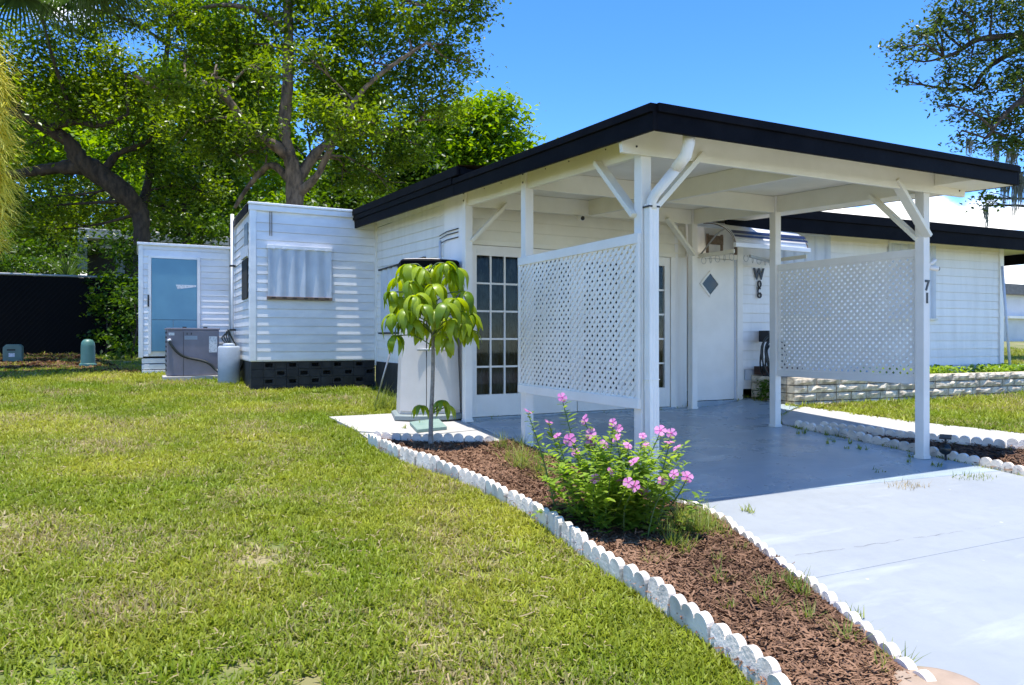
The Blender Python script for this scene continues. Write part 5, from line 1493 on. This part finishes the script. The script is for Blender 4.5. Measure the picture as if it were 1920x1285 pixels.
fart = tree('far_tree', 'small pale green tree far away at the right edge', [([(1950,640,70),(1950,600,70),(1950,560,70)], [0.3,0.25,0.1])], blob_px([(1935,560,22,70),(1955,540,26,70),(1925,575,14,70)]), 'oakleaf', 'bark2', 0.5, 0.25, 10, 41, twig=0.5, lper=20)

# ------------------------------------------------------------------ palm at left: trunk out of frame, fans and flower sprays reach in
def palm():
    d = 12.6; K = d/7.6
    c = pd(-45, -140, d)
    base = Vector((c.x-0.1, c.y+0.1, gf(c.x, c.y)))
    t_ = thing('cabbage_palm', base, 'cabbage palm at the left edge with drooping fans and yellow flower sprays', 'palm')
    MB().tube([base-Vector((0,0,0.2)), base+Vector((0.02,0,1.5)), base.lerp(c, 0.7), c], [0.19, 0.16, 0.15, 0.16], 14).build('trunk', 'bark', t_)
    rs = random.Random(3)
    right = Vector((CY, -SY, 0)); fwd = Vector((SY, CY, 0))
    fans = [(8,-0.22,0.95),(30,-0.3,1.05),(55,-0.25,0.9),(-15,-0.2,0.9),(-60,-0.4,0.9),(100,-0.35,0.9),(10,0.3,1.15),(35,0.25,1.3),(-20,0.35,1.0),(70,0.4,1.1),(110,0.5,1.0),(150,0.4,1.1),(200,0.4,1.1),(250,0.35,1.1),(300,0.3,1.1),(-45,0.2,1.0),(20,-0.05,1.05),(50,0.05,1.2),(-5,0.1,1.35),(28,0.42,1.5)]
    for az, el, pl in fans:
        a = R(az)
        dirh = right*math.cos(a)+fwd*math.sin(a); pl *= K
        tip = c + dirh*pl + Vector((0,0,el*pl))
        fr2 = part('frond', t_)
        MB().tube(smooth_path([c, c.lerp(tip, 0.5)+Vector((0,0,0.12)), tip], 3), 0.016, 6).build('stalk', 'stemg', fr2)
        V = []; F = []
        side = dirh.cross(Vector((0,0,1))).normalized()
        n = 46
        for k in range(n):
            b = -1.95+3.9*k/(n-1)
            dl_ = (dirh*math.cos(b)+side*math.sin(b)).normalized()
            L = 0.95*K*(0.75+0.25*math.cos(b*0.7))*rs.uniform(0.9, 1.08)
            w_ = 0.017*K
            pos = tip.copy(); vel = (dl_+Vector((0,0,0.25*math.cos(b)))).normalized(); m_ = 7
            wdir = vel.cross(Vector((0,0,1))).normalized()
            o_ = len(V)
            for i in range(m_+1):
                tt_ = i/m_; ww = w_*(0.5+1.2*tt_ if tt_ < 0.35 else 0.92*(1-tt_)/0.65+0.04)
                V += [tuple(pos-wdir*ww), tuple(pos+wdir*ww)]
                vel = (vel+Vector((0,0,-0.10-0.42*tt_))).normalized(); pos = pos+vel*(L/m_)
            for i in range(m_): F.append((o_+2*i, o_+2*i+1, o_+2*i+3, o_+2*i+2))
        link('blades', np_mesh('blades', V, F), 'palmleaf', fr2)
    # flower spray
    sp = part('flower_spray', t_)
    s0 = pd(-30, 120, d)
    stalk = smooth_path([c, pd(-50, 20, d), pd(-16, 150, d), pd(-8, 300, d), pd(-14, 440, d)], 5)
    MB().tube(stalk, list(np.linspace(0.02, 0.006, len(stalk))), 6).build('stalk', 'panicle', sp)
    V = []; F = []
    for k in range(2600):
        i = rs.randrange(7, len(stalk)); p = stalk[i]+Vector((rs.uniform(-.03,.03), rs.uniform(-.03,.03), rs.uniform(-.10,.10)))*K
        a = rs.uniform(0, 6.283); el = rs.uniform(-0.9, 0.35)
        vel = Vector((math.cos(a), math.sin(a), el)).normalized(); L = K*rs.uniform(0.18, 0.42)*(0.75 if i > len(stalk)-4 else 1)
        m_ = 4; o_ = len(V)
        wv = Vector((-math.sin(a), math.cos(a), 0.3))
        for q in range(m_+1):
            ww = 0.0052*K*(1-0.5*q/m_)
            V += [tuple(p-wv*ww), tuple(p+wv*ww)]
            vel = (vel+Vector((rs.uniform(-.35,.35), rs.uniform(-.35,.35), rs.uniform(-.45,.15)))).normalized(); p = p+vel*(L/m_)
        for q in range(m_): F.append((o_+2*q, o_+2*q+1, o_+2*q+3, o_+2*q+2))
    o = link('spray', np_mesh('spray', V, F), 'panicle', sp)
    return t_
palm()

# shrubs and vines along the fence
def shrub(name, label, blobs, leafm, seed, L, W, per, cat, lper=18, twig=0.12):
    r_ = np.random.default_rng(seed); bl = blob_px(blobs)
    c = bl[0][0]; t_ = thing(name, (c[0], c[1], gf(c[0], c[1])), label, cat)
    P = twig_cloud(bl, per, r_, twig, lper, 0.35); P = P[P[:, 2] > g(P[:, 0], P[:, 1])+0.02]
    link('foliage', leaf_mesh('foliage', P, L, W, r_, 0.4), leafm, t_)
    b = MB(); rs = random.Random(seed)
    for q, rad in bl:
        b.tube([(q[0]+rs.uniform(-.2,.2), q[1]+rs.uniform(-.1,.1), gf(q[0], q[1])-0.05), (q[0]+rs.uniform(-.1,.1), q[1], (q[2]+gf(q[0],q[1]))/2), q], [0.03, 0.02, 0.008], 6)
    b.build('stems', 'bark2', t_)
    return t_
df = 18.3
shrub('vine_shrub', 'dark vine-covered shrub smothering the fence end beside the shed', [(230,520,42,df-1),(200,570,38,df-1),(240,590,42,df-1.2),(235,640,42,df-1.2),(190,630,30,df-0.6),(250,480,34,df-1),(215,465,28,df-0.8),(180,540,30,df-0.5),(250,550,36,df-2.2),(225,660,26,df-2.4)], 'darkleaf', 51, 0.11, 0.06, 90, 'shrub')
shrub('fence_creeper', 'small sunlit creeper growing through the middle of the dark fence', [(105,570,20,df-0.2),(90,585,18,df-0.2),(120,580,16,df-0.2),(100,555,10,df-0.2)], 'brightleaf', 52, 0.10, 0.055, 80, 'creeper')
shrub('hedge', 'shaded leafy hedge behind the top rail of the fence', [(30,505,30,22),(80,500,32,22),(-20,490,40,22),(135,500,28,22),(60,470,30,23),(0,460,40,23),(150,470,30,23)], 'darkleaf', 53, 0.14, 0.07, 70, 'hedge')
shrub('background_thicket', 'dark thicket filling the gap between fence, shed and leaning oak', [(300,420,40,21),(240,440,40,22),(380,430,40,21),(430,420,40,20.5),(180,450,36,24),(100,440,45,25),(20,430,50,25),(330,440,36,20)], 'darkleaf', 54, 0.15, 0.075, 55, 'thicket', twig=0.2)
# palmetto behind the fence
pc_ = pd(125, 515, 21.2)
pm = thing('palmetto', (pc_.x, pc_.y, gf(pc_.x, pc_.y)), 'spiky palmetto rising above the fence top rail', 'palmetto')
rs = random.Random(9); V = []; F = []
for k in range(95):
    a = rs.uniform(0, 6.283); el = rs.uniform(0.15, 1.5)
    vel = Vector((math.cos(a)*math.cos(el), math.sin(a)*math.cos(el), math.sin(el))); p = pc_+Vector((0,0,-0.2)); L = rs.uniform(0.8, 1.25); o_ = len(V); m_ = 5
    wv = vel.cross(Vector((0,0,1))).normalized()
    for i in range(m_+1):
        ww = 0.026*(1-i/m_*0.9); V += [tuple(p-wv*ww), tuple(p+wv*ww)]
        vel = (vel+Vector((0,0,-0.13))).normalized(); p = p+vel*L/m_
    for i in range(m_): F.append((o_+2*i, o_+2*i+1, o_+2*i+3, o_+2*i+2))
link('blades', np_mesh('blades', V, F), 'palmleaf', pm)
MB().tube([(pc_.x, pc_.y, gf(pc_.x, pc_.y)-0.1), (pc_.x, pc_.y, pc_.z-0.15)], 0.13, 10).build('trunk', 'bark2', pm)

# ------------------------------------------------------------------ umbrella tree in the bed
def curved_leaf(L, W, seg, bend0, bend1, name):
    V = []; pos = np.array([0.0, 0.0, 0.0])
    for i in range(seg+1):
        t_ = i/seg; ang = bend0+(bend1-bend0)*min(1,t_*1.5)**0.65
        w_ = W*math.sin(math.pi*min(1, 0.06+0.94*t_)**0.85)*0.5+0.003
        nrm = np.array([math.sin(ang), 0, math.cos(ang)])
        V += [tuple(pos+np.array([0, w_, 0])-nrm*w_*0.28), tuple(pos), tuple(pos+np.array([0, -w_, 0])-nrm*w_*0.28)]
        pos = pos+np.array([math.cos(ang), 0, -math.sin(ang)])*L/seg
    F = []
    for i in range(seg):
        a = 3*i; F += [(a, a+1, a+4, a+3), (a+1, a+2, a+5, a+4)]
    me = np_mesh(name, V, F); me.polygons.foreach_set('use_smooth', [True]*len(F))
    return me
ub = pg(808, 838, 0.03)
um = thing('umbrella_tree', (ub.x, ub.y, ub.z), 'young umbrella tree with glossy drooping leaf whorls in the mulch bed', 'tree')
dU = (ub.x*SY+ub.y*CY)
tp = [ub-Vector((0,0,0.08)), pd(808,790,dU), pd(811,720,dU), pd(812,650,dU), pd(810,590,dU), pd(806,540,dU), pd(800,505,dU)]
MB().tube(smooth_path(tp, 3), list(np.interp(np.linspace(0,1,(len(tp)-1)*3+1), [0,.12,1], [0.034,0.021,0.010])), 10).build('trunk', 'stemb', um)
lm = [curved_leaf(0.36, 0.098, 9, -0.35, 1.62, 'leaf'), curved_leaf(0.33, 0.09, 9, 0.0, 1.66, 'leaf'), curved_leaf(0.29, 0.082, 9, -0.5, 1.5, 'leaf'), curved_leaf(0.22, 0.07, 9, -0.2, 1.75, 'leaf'), curved_leaf(0.34, 0.08, 9, -0.6, 1.7, 'leaf'), curved_leaf(0.27, 0.105, 9, 0.2, 1.5, 'leaf')]
lmy = [curved_leaf(0.25, 0.10, 7, 0.3, 1.8, 'leaf')]
for m_ in lm: m_.materials.append(M['sheff'])
for m_ in lmy: m_.materials.append(M['sheffy'])
rs = random.Random(4)
wh = [(765,498,0,1),(836,495,-.05,1.05),(768,530,-.15,.9),(812,536,-.18,.95),(780,556,-.24,1),(852,562,-.2,1),(815,582,-.32,.95),(852,600,-.22,.9),(736,592,-.05,.85),(733,548,.05,.8),(872,548,.02,.85),(882,590,0,.9),(868,606,-.1,.85),(842,634,-.15,.95),(760,598,-.1,.85),(790,610,.1,.85),(800,520,.25,1),(850,520,.25,1),(770,560,.28,.95),(830,600,.25,.9),(875,570,.15,.9),(742,630,-.06,.7),(790,505,-.1,.95),(812,500,.1,1),(745,560,.1,.9),(758,580,-.18,.85),(795,575,-.3,.9),(835,570,-.3,.9),(868,585,-.15,.85),(775,600,-.15,.8),(830,625,-.05,.8),(800,548,.3,1),(752,520,.1,.95),(855,505,.05,1),(878,620,.02,.75)]
for k, (u, v, dd, sc) in enumerate(wh):
    c = pd(u, v, dU+dd)
    yl = k in (13, 6)
    q = min(smooth_path(tp, 3)[8:], key=lambda p: (p-c).length+abs(p.z-c.z+0.12)*1.5)
    MB().tube(smooth_path([q, (q+c)/2+Vector((0,0,0.05)), c], 3), 0.006, 6).build('leaf_stalk', 'stemg', um)
    n = rs.randrange(8, 12)
    for i in range(n):
        me = (lmy if yl else lm)[rs.randrange(1 if yl else 6)]
        o = link('leaf', me, None, um)
        o.location = c+Vector((0,0,rs.uniform(-.01,.01)))
        s_ = sc*rs.uniform(0.64, 1.08)*0.98
        o.scale = (s_, s_, s_)
        o.rotation_euler = (rs.uniform(-.35,.35), rs.uniform(-.25,.38), 6.283*i/n+rs.uniform(-.4,.4))
for (u, v, dd) in ((790,762,0.02),(828,752,-.04),(838,762,.08)):
    c = pd(u, v, dU+dd); MB().tube([pd(811,775,dU), c], 0.006, 6).build('leaf_stalk', 'stemg', um)
    for i in range(6):
        o = link('leaf', lm[2], None, um); o.location = c; s_ = rs.uniform(0.5, 0.75); o.scale = (s_, s_, s_)
        o.rotation_euler = (0, rs.uniform(-.2,.2), 1.05*i+rs.uniform(-.3,.3))

# ------------------------------------------------------------------ pink periwinkle
vb_ = pg(1150, 985, 0.03)
vin = thing('periwinkle', (vb_.x, vb_.y, vb_.z), 'leafy periwinkle bush with pink flowers in front of the lattice', 'flower bush')
fl_px = [(1054,744),(990,770),(1029,790),(1045,815),(1068,823),(1096,785),(1108,812),(1109,827),(1079,847),(1132,832),(1149,791),(1160,802),(1156,820),(1177,834),(1205,816),(1210,835),(1238,806),(1259,811),(1255,828),(1271,838),(1145,884),(1115,897),(1164,900),(1178,904),(1191,911),(1205,921),(1242,900),(1264,888),(1288,893),(1235,939),(1189,864)]
dV = vb_.x*SY+vb_.y*CY
def petal_mesh():
    V = [(0.004,0,0),(0.022,-0.014,0.004),(0.042,-0.026,0.002),(0.054,-0.006,-0.002),(0.046,0.021,0.001),(0.022,0.013,0.004)]
    return np_mesh('petal', V, [(0,1,2),(0,2,3),(0,3,4),(0,4,5)])
pm_ = petal_mesh(); pm_.materials.append(M['petal'])
eye_m = MB().lathe([(0.010,0),(0.012,0.003),(0.004,0.005)], n=8).mesh('flower'); eye_m.materials.append(M['petalc'])
rs = random.Random(12)
stems = []
for (u, v) in fl_px:
    hgt_ = (950-v)/200
    tip = pd(u, v+5, dV + rs.uniform(-0.05, 0.2) + 0.16*max(0, hgt_) - (0.45 if v > 855 else 0.12 if v > 820 else 0))
    stems.append((tip, True))
for k in range(80):
    u = rs.gauss(1160, 74); top = 800+0.0055*abs(u-1150)**1.75+rs.uniform(0, 130)
    stems.append((pd(u, min(top, 975), dV+rs.uniform(-0.42, 0.35)), False))
LC = []
for (tip, fl) in stems:
    b0 = Vector((vb_.x, vb_.y, 0)) + (Vector((tip.x, tip.y, 0))-Vector((vb_.x, vb_.y, 0)))*rs.uniform(0.25, 0.6)+Vector((rs.uniform(-.08,.08), rs.uniform(-.08,.08), 0))
    b0.z = gf(b0.x, b0.y)+0.02
    mid = b0.lerp(tip, 0.5)+Vector((rs.uniform(-.03,.03), rs.uniform(-.03,.03), 0.03))
    P = smooth_path([b0, mid, tip], 4)
    if fl: MB().tube(P, list(np.linspace(0.006, 0.003, len(P))), 5).build('stem', 'stemg', vin)
    n = int((tip-b0).length/0.028)
    for i in range(n):
        t_ = 0.12+0.86*i/max(1, n-1); p = b0.lerp(mid, t_*2) if t_ < 0.5 else mid.lerp(tip, t_*2-1)
        a = i*1.57+rs.uniform(-.4,.4)
        for q in (0, math.pi): LC.append((p, a+q, rs.uniform(0.35, 1.0)*(0.65 if t_ > 0.85 else 1.0)))
    if fl:
        f = link('flower', eye_m, None, vin); f.location = tip+Vector((0,0,0.012))
        toc = (EYEP-tip).normalized()
        nrm = (Vector((0,0,1))*rs.uniform(0.5,1.1)+toc*rs.uniform(0.5,1.1)+Vector((rs.uniform(-.9,.9), rs.uniform(-.9,.9), 0))).normalized()
        f.rotation_euler = nrm.to_track_quat('Z','Y').to_euler(); s_ = rs.uniform(0.5, 0.82); f.scale = (s_, s_, s_)
        for i in range(5):
            o = link('petal', pm_, None, f, local=True); o.rotation_euler = (0, rs.uniform(-.15,.12), 6.283*i/5); o.location = (0,0,0.002)
V = []; F = []
for p, a, s_ in LC:
    L, W = 0.078*s_+0.014, 0.036*s_+0.006
    el = rs.uniform(-0.1, 0.7); d_ = Vector((math.cos(a)*math.cos(el), math.sin(a)*math.cos(el), math.sin(el))); sd = Vector((-math.sin(a), math.cos(a), 0)); up = d_.cross(sd); up = up if up.z > 0 else -up
    o_ = len(V)
    V += [tuple(p), tuple(p+d_*L*0.35+sd*W/2+up*0.004), tuple(p+d_*L*0.75+sd*W*0.42), tuple(p+d_*L-up*0.006), tuple(p+d_*L*0.75-sd*W*0.42), tuple(p+d_*L*0.35-sd*W/2+up*0.004), tuple(p+d_*L*0.5)]
    F += [(o_,o_+1,o_+6),(o_+1,o_+2,o_+6),(o_+2,o_+3,o_+6),(o_+3,o_+4,o_+6),(o_+4,o_+5,o_+6),(o_+5,o_,o_+6)]
fo = link('foliage', np_mesh('foliage', V, F), 'vinca', vin); fo['kind'] = 'stuff'

# ------------------------------------------------------------------ mulch chips, weeds, planter plants, litter
def scatter(poly, n, seed):
    r_ = np.random.default_rng(seed); xs_2 = [p[0] for p in poly]; ys_2 = [p[1] for p in poly]
    P = np.stack([r_.uniform(min(xs_2), max(xs_2), n), r_.uniform(min(ys_2), max(ys_2), n)], 1)
    return P[inside(P[:, 0], P[:, 1], poly)], r_
def chips(name, poly, n, seed, off, m_, L=(0.03, 0.13), W=(0.005, 0.014), label=None):
    P, r_ = scatter(poly, n, seed)
    k = len(P); a = r_.uniform(0, 6.283, k); el = r_.normal(0, 0.28, k)
    l = r_.uniform(L[0], L[1], k); w_ = r_.uniform(W[0], W[1], k)
    C = np.stack([P[:, 0], P[:, 1], g(P[:, 0], P[:, 1])+off+r_.random(k)*0.022], 1)
    d_ = np.stack([np.cos(a)*np.cos(el), np.sin(a)*np.cos(el), np.sin(el)], 1); s_ = np.stack([-np.sin(a), np.cos(a), r_.normal(0, 0.3, k)], 1)
    u_ = np.cross(d_, s_)
    V = np.empty((k, 6, 3), np.float32); bend = (r_.normal(0, 0.18, k)*l)[:, None]
    for i, t_ in enumerate((-0.5, 0.0, 0.5)):
        c = C+d_*(l*t_)[:, None]+s_*(bend*(1-abs(t_)*2))
        V[:, 2*i] = c-s_*(w_/2)[:, None]; V[:, 2*i+1] = c+s_*(w_/2)[:, None]+u_*0.002
    i = np.arange(k)*6
    F = np.concatenate([np.stack([i, i+1, i+3, i+2], 1), np.stack([i+2, i+3, i+5, i+4], 1)])
    o = link(name, np_mesh(name, V.reshape(-1, 3), F), m_); o['kind'] = 'stuff'
    if label: tag(o, label, name.replace('_', ' '))
    return o
chips('mulch', bed_poly, 95000, 61, 0.038, 'mulch', (0.02, 0.10), (0.003, 0.010), label='brown shredded wood mulch covering the curved bed')
chips('mulch', wed, 12000, 62, 0.038, 'mulch', label='brown shredded wood mulch in the wedge bed at right')

def tuft(mb, x, y, z, n, L, w_, rs, spread=0.6):
    for k in range(n):
        a = rs.uniform(0, 6.283); el = rs.uniform(0.7, 1.45); d_ = Vector((math.cos(a)*math.cos(el)*1.0, math.sin(a)*math.cos(el), math.sin(el)))
        p = Vector((x+rs.uniform(-.02,.02), y+rs.uniform(-.02,.02), z)); sd = Vector((-math.sin(a), math.cos(a), 0)); l = L*rs.uniform(0.5, 1.1); m_ = 3; V = []; 
        for i in range(m_+1):
            ww = w_*(1-0.9*i/m_); V += [p-sd*ww, p+sd*ww]; d_ = (d_+Vector((0,0,-0.16))).normalized(); p = p+d_*l/m_
        mb.add(V, [(2*i, 2*i+1, 2*i+3, 2*i+2) for i in range(m_)])
rs = random.Random(77)
wdm = MB()
spots = [(975,880,.20,26),(955,865,.16,14),(1000,890,.18,20),(940,850,.16,10),(985,868,.22,18),(1290,1000,.10,26),(1310,985,.10,26),(1270,1010,.08,20),(1330,1005,.09,26),(1255,1030,.10,20),(1360,1010,.08,14),(1290,1025,.08,20),(1320,968,.08,16),
 (1350,1060,.07,12),(1430,1110,.09,14),(1345,1095,.09,14),(1490,1110,.10,16),(1500,1125,.12,16),(1475,1095,.08,12),(1440,1140,.10,14),(1505,1170,.09,12),(1380,1150,.07,8),(1590,1210,.12,10),(1660,1240,.07,8),(1685,1255,.08,8),(1640,1262,.07,8),(1600,1160,.06,8),(1390,1040,.07,10),(1410,955,.05,10),(1230,1060,.07,8),(1280,985,.14,30),(1300,1010,.13,30),(1315,1000,.12,30),(1265,995,.12,26),(1340,990,.10,24),(1275,1030,.10,22),(1245,1010,.12,22),(1300,970,.12,22),(1350,1000,.07,16),(1290,1045,.08,18),(1060,905,.12,14),(1020,900,.16,18),
 (725,762,.25,26),(712,768,.22,22),(735,758,.16,14),(800,800,.07,10),(765,800,.05,8),(935,838,.14,6),(975,842,.16,8),(1650,880,.03,4),(1500,812,.05,10),(1560,826,.05,10),(1620,842,.05,10),(1700,862,.05,10),(1760,874,.05,8),(1540,812,.05,10),(1600,835,.04,10)]
for (u, v, L, n) in spots:
    for k in range(3):
        p = pg(u+rs.uniform(-14,14), v+rs.uniform(-6,6), 0.03); tuft(wdm, p.x, p.y, p.z-0.005, int(n*0.8)+1, L*1.35, 0.0042, rs)
me = wdm.mesh('weeds'); o = link('weeds', me, 'weed'); tag(o, 'loose yellow-green weed grass sprouting in beds and slab joints', 'weeds', kind='stuff')
# dry tufts lying on the driveway joint
for (u, v, label, m_) in ((1700,912,'dry straw-coloured grass tuft lying on the driveway joint','straw'), (1826,896,'green grass tuft growing from the driveway corner by the edging','weed')):
    b = MB(); p0 = pg(u, v, 0.022)
    for k in range(70):
        a = rs.uniform(0, 6.283); rr = rs.random()**0.7*0.16; p = Vector((p0.x+rr*math.cos(a)*1.4, p0.y+rr*math.sin(a)*0.8, 0)); p.z = gf(p.x, p.y)+0.025
        tuft(b, p.x, p.y, p.z, 1, 0.05, 0.003, rs)
    tag(b.build('grass_tuft', m_), label, 'grass tuft', 'grass tufts on the driveway')
# plants on the planter
r_ = np.random.default_rng(71)
a_, b_ = 8.2, 13.1
X = r_.uniform(a_, b_, 5200); tY = r_.random(5200)
Pp = np.stack([X, PY0+PS*(X-PX0)+0.16+tY*0.5, np.full(5200, ptop-0.04)], 1)
keep = (np.sin(X*3.1)+np.sin(X*7.3+1)+r_.normal(0, .6, 5200)) > -0.2
Pp = Pp[keep & (X > 9.6)]; Pp[:, 2] += r_.random(len(Pp))**1.6*0.13
o = link('ground_cover', leaf_mesh('ground_cover', Pp, 0.07, 0.04, r_, 0.6), 'vinca'); tag(o, 'low yellow-green ground cover along the top of the stone planter', 'ground cover', kind='stuff')
P2 = np.stack([r_.normal(7.76, 0.05, 260), r_.normal(7.32, 0.06, 260), r_.uniform(0.58, 0.84, 260)], 1)
sm = link('planter_weed', leaf_mesh('planter_weed', P2, 0.05, 0.028, r_, 0.5), 'darkleaf'); tag(sm, 'small dark weed growing at the door end of the stone planter', 'weed')
chips('thatch', [(-6, 1.0), (1.0, 1.0), (2.2, 3.4), (1.6, 6.5), (-3, 11), (-9, 11)], 26000, 65, 0.004, 'straw', (0.03, 0.08), (0.003, 0.006), label='dry straw clippings lying in the worn patches of the lawn')
# litter under the trees
lit = [(-9, 14.6), (-1, 15.0), (0.0, 13.9), (0.3, 13.3), (1.4, 12.2), (0.3, 12.5), (-0.4, 13.4), (-9, 13.6)]
chips('leaf_litter', [(-11, 15.2), (0.0, 14.6), (0.05, 13.5), (-0.6, 13.9), (-11, 14.2)], 5000, 63, 0.02, 'litter', (0.04, 0.10), (0.02, 0.045))
chips('leaf_litter', [(-11, 20.1), (-1, 20.1), (0.0, 13.6), (-1.0, 15.0), (-11, 15.2)], 22000, 64, 0.02, 'litter', (0.05, 0.12), (0.025, 0.05), label='brown dry leaf litter under the trees by the fence')
bpy.data.objects['leaf_litter']['label'] = 'thin scatter of dry leaves along the shaded lawn edge'; bpy.data.objects['leaf_litter']['category'] = 'leaf litter'

# ------------------------------------------------------------------ lawn of real blades
tcol = bpy.data.collections.new('lawn_tufts')
def tuft_mesh(seed, n, L, w_, R0):
    rs_ = random.Random(seed); V = []; F = []
    for k in range(n):
        a = rs_.uniform(0, 6.283); el = rs_.uniform(0.35, 1.35); rr = R0*math.sqrt(rs_.random()); b = rs_.uniform(0, 6.283)
        p = Vector((rr*math.cos(b), rr*math.sin(b), -0.004)); d_ = Vector((math.cos(a)*math.cos(el), math.sin(a)*math.cos(el), math.sin(el))); sd = Vector((-math.sin(a), math.cos(a), rs_.uniform(-.3,.3))).normalized(); l = L*rs_.uniform(0.55, 1.15); o_ = len(V)
        for i, ww in enumerate((1.0, 0.85, 0.0)):
            if ww > 0: V += [tuple(p-sd*w_*ww), tuple(p+sd*w_*ww)]
            else: V += [tuple(p)]
            p = p+d_*l*0.5; d_ = (d_+Vector((0,0,-0.55))).normalized()
        F += [(o_, o_+1, o_+3), (o_, o_+3, o_+2), (o_+2, o_+3, o_+4)]
    me = np_mesh('lawn_tuft', V, F); me.materials.append(M['blade'])
    return me
for k in range(5):
    o = bpy.data.objects.new('lawn_tuft', tuft_mesh(100+k, 26, 0.056, 0.0045, 0.06)); tcol.objects.link(o)
def vis_density(X, Y):
    d = X*SY+Y*CY; lat = X*CY-Y*SY
    ok = (d > 0.9) & (np.abs(lat) < d*0.80+1.2)
    dens = np.clip(1200/(1+(d/4.8)**2), 90, 1200)
    return np.where(ok, dens, np.where(d < 24, 3.0, 0)), d
r_ = np.random.default_rng(91)
n = 1300000
X = r_.uniform(-16, 24, n); Y = r_.uniform(-1.0, 26, n)
dn, dd = vis_density(X, Y)
prob = dn/(n/(40*27.0))
k = r_.random(n) < prob
X, Y, dd = X[k], Y[k], dd[k]
bad = np.zeros(len(X), bool)
for pl in (bed_poly, slab_poly, wed, walk,
           [(XL-0.05, 4.1)]+de+[(de[-1][0]-0.6, -3.0), (7.6, -3.0), (6.70, 2.6), (6.82, 4.0)],
           [xy(pa[0]), (xy(pa[1])[0]-0.05, 8.4), (3.4, 8.4), (3.4, 6.2), xy(pad_edge[-1]), xy(pad_edge[0])],
           [(TX0, TY0+0.03), (TX1, TY0+0.03), (TX1, TY1), (TX0, TY1)], [(XS, 8.0), (9, 8.0), (9, 16), (XS, 16)],
           [(acx0, AY), (acx1, AY), (acx1, AY+0.7), (acx0, AY+0.7)], [(sx0, SY0), (1.6, SY0), (1.6, 16), (sx0, 16)],
           [(PX0, PY0-0.02), (13.3, PY0-0.55), (14, 14), (PX0, 14)]):
    bad |= inside(X, Y, pl)
shade = (Y > 15.2) & (X < 3) & (r_.random(len(X)) < 0.75)
# worn patches
def vnoise(x, y, s):
    return np.sin(x*s*1.3+1.7*np.sin(y*s*0.9))*np.sin(y*s*1.1+1.3*np.sin(x*s*0.7+2))
worn = (vnoise(X+3.1, Y+0.7, 1.9)+0.6*vnoise(X, Y, 4.7) > 0.92) & (r_.random(len(X)) < 0.6)
keep = ~(bad | shade | worn)
X, Y, dd = X[keep], Y[keep], dd[keep]
n = len(X)
me = bpy.data.meshes.new('lawn')
me.vertices.add(n)
co = np.stack([X, Y, g(X, Y)], 1).astype(np.float32)
me.vertices.foreach_set('co', co.ravel())
at1 = me.attributes.new('rot', 'FLOAT_VECTOR', 'POINT'); rv = np.zeros((n, 3), np.float32); rv[:, 2] = r_.uniform(0, 6.283, n); rv[:, 0] = r_.normal(0, 0.12, n); rv[:, 1] = r_.normal(0, 0.12, n)
at1.data.foreach_set('vector', rv.ravel())
at2 = me.attributes.new('scl', 'FLOAT', 'POINT'); sv = (r_.uniform(0.6, 1.15, n)*(1+np.clip((dd-4)/14, 0, 1.1))).astype(np.float32)
right = X > 7.5; sv[right] *= 1.35
at2.data.foreach_set('value', sv)
at3 = me.attributes.new('idx', 'INT', 'POINT'); at3.data.foreach_set('value', r_.integers(0, 5, n).astype(np.int32))
me.update()
lawn = bpy.data.objects.new('lawn', me); COL.objects.link(lawn)
tag(lawn, 'mown green lawn with straw-coloured worn patches', 'lawn', kind='stuff')
ng = bpy.data.node_groups.new('lawn_scatter', 'GeometryNodeTree')
ng.interface.new_socket('Geometry', in_out='INPUT', socket_type='NodeSocketGeometry')
ng.interface.new_socket('Geometry', in_out='OUTPUT', socket_type='NodeSocketGeometry')
gi = ng.nodes.new('NodeGroupInput'); go = ng.nodes.new('NodeGroupOutput')
ci = ng.nodes.new('GeometryNodeCollectionInfo'); ci.inputs['Collection'].default_value = tcol; ci.inputs['Separate Children'].default_value = True; ci.inputs['Reset Children'].default_value = True
ip = ng.nodes.new('GeometryNodeInstanceOnPoints'); ip.inputs['Pick Instance'].default_value = True
def named(nm, dt):
    q = ng.nodes.new('GeometryNodeInputNamedAttribute'); q.data_type = dt; q.inputs['Name'].default_value = nm; return q
nr, ns, ni = named('rot', 'FLOAT_VECTOR'), named('scl', 'FLOAT'), named('idx', 'INT')
ng.links.new(gi.outputs[0], ip.inputs['Points']); ng.links.new(ci.outputs[0], ip.inputs['Instance'])
ng.links.new(nr.outputs['Attribute'], ip.inputs['Rotation']); ng.links.new(ns.outputs['Attribute'], ip.inputs['Scale']); ng.links.new(ni.outputs['Attribute'], ip.inputs['Instance Index'])
ng.links.new(ip.outputs[0], go.inputs[0])
md = lawn.modifiers.new('scatter', 'NODES'); md.node_group = ng
print('lawn tufts', n)
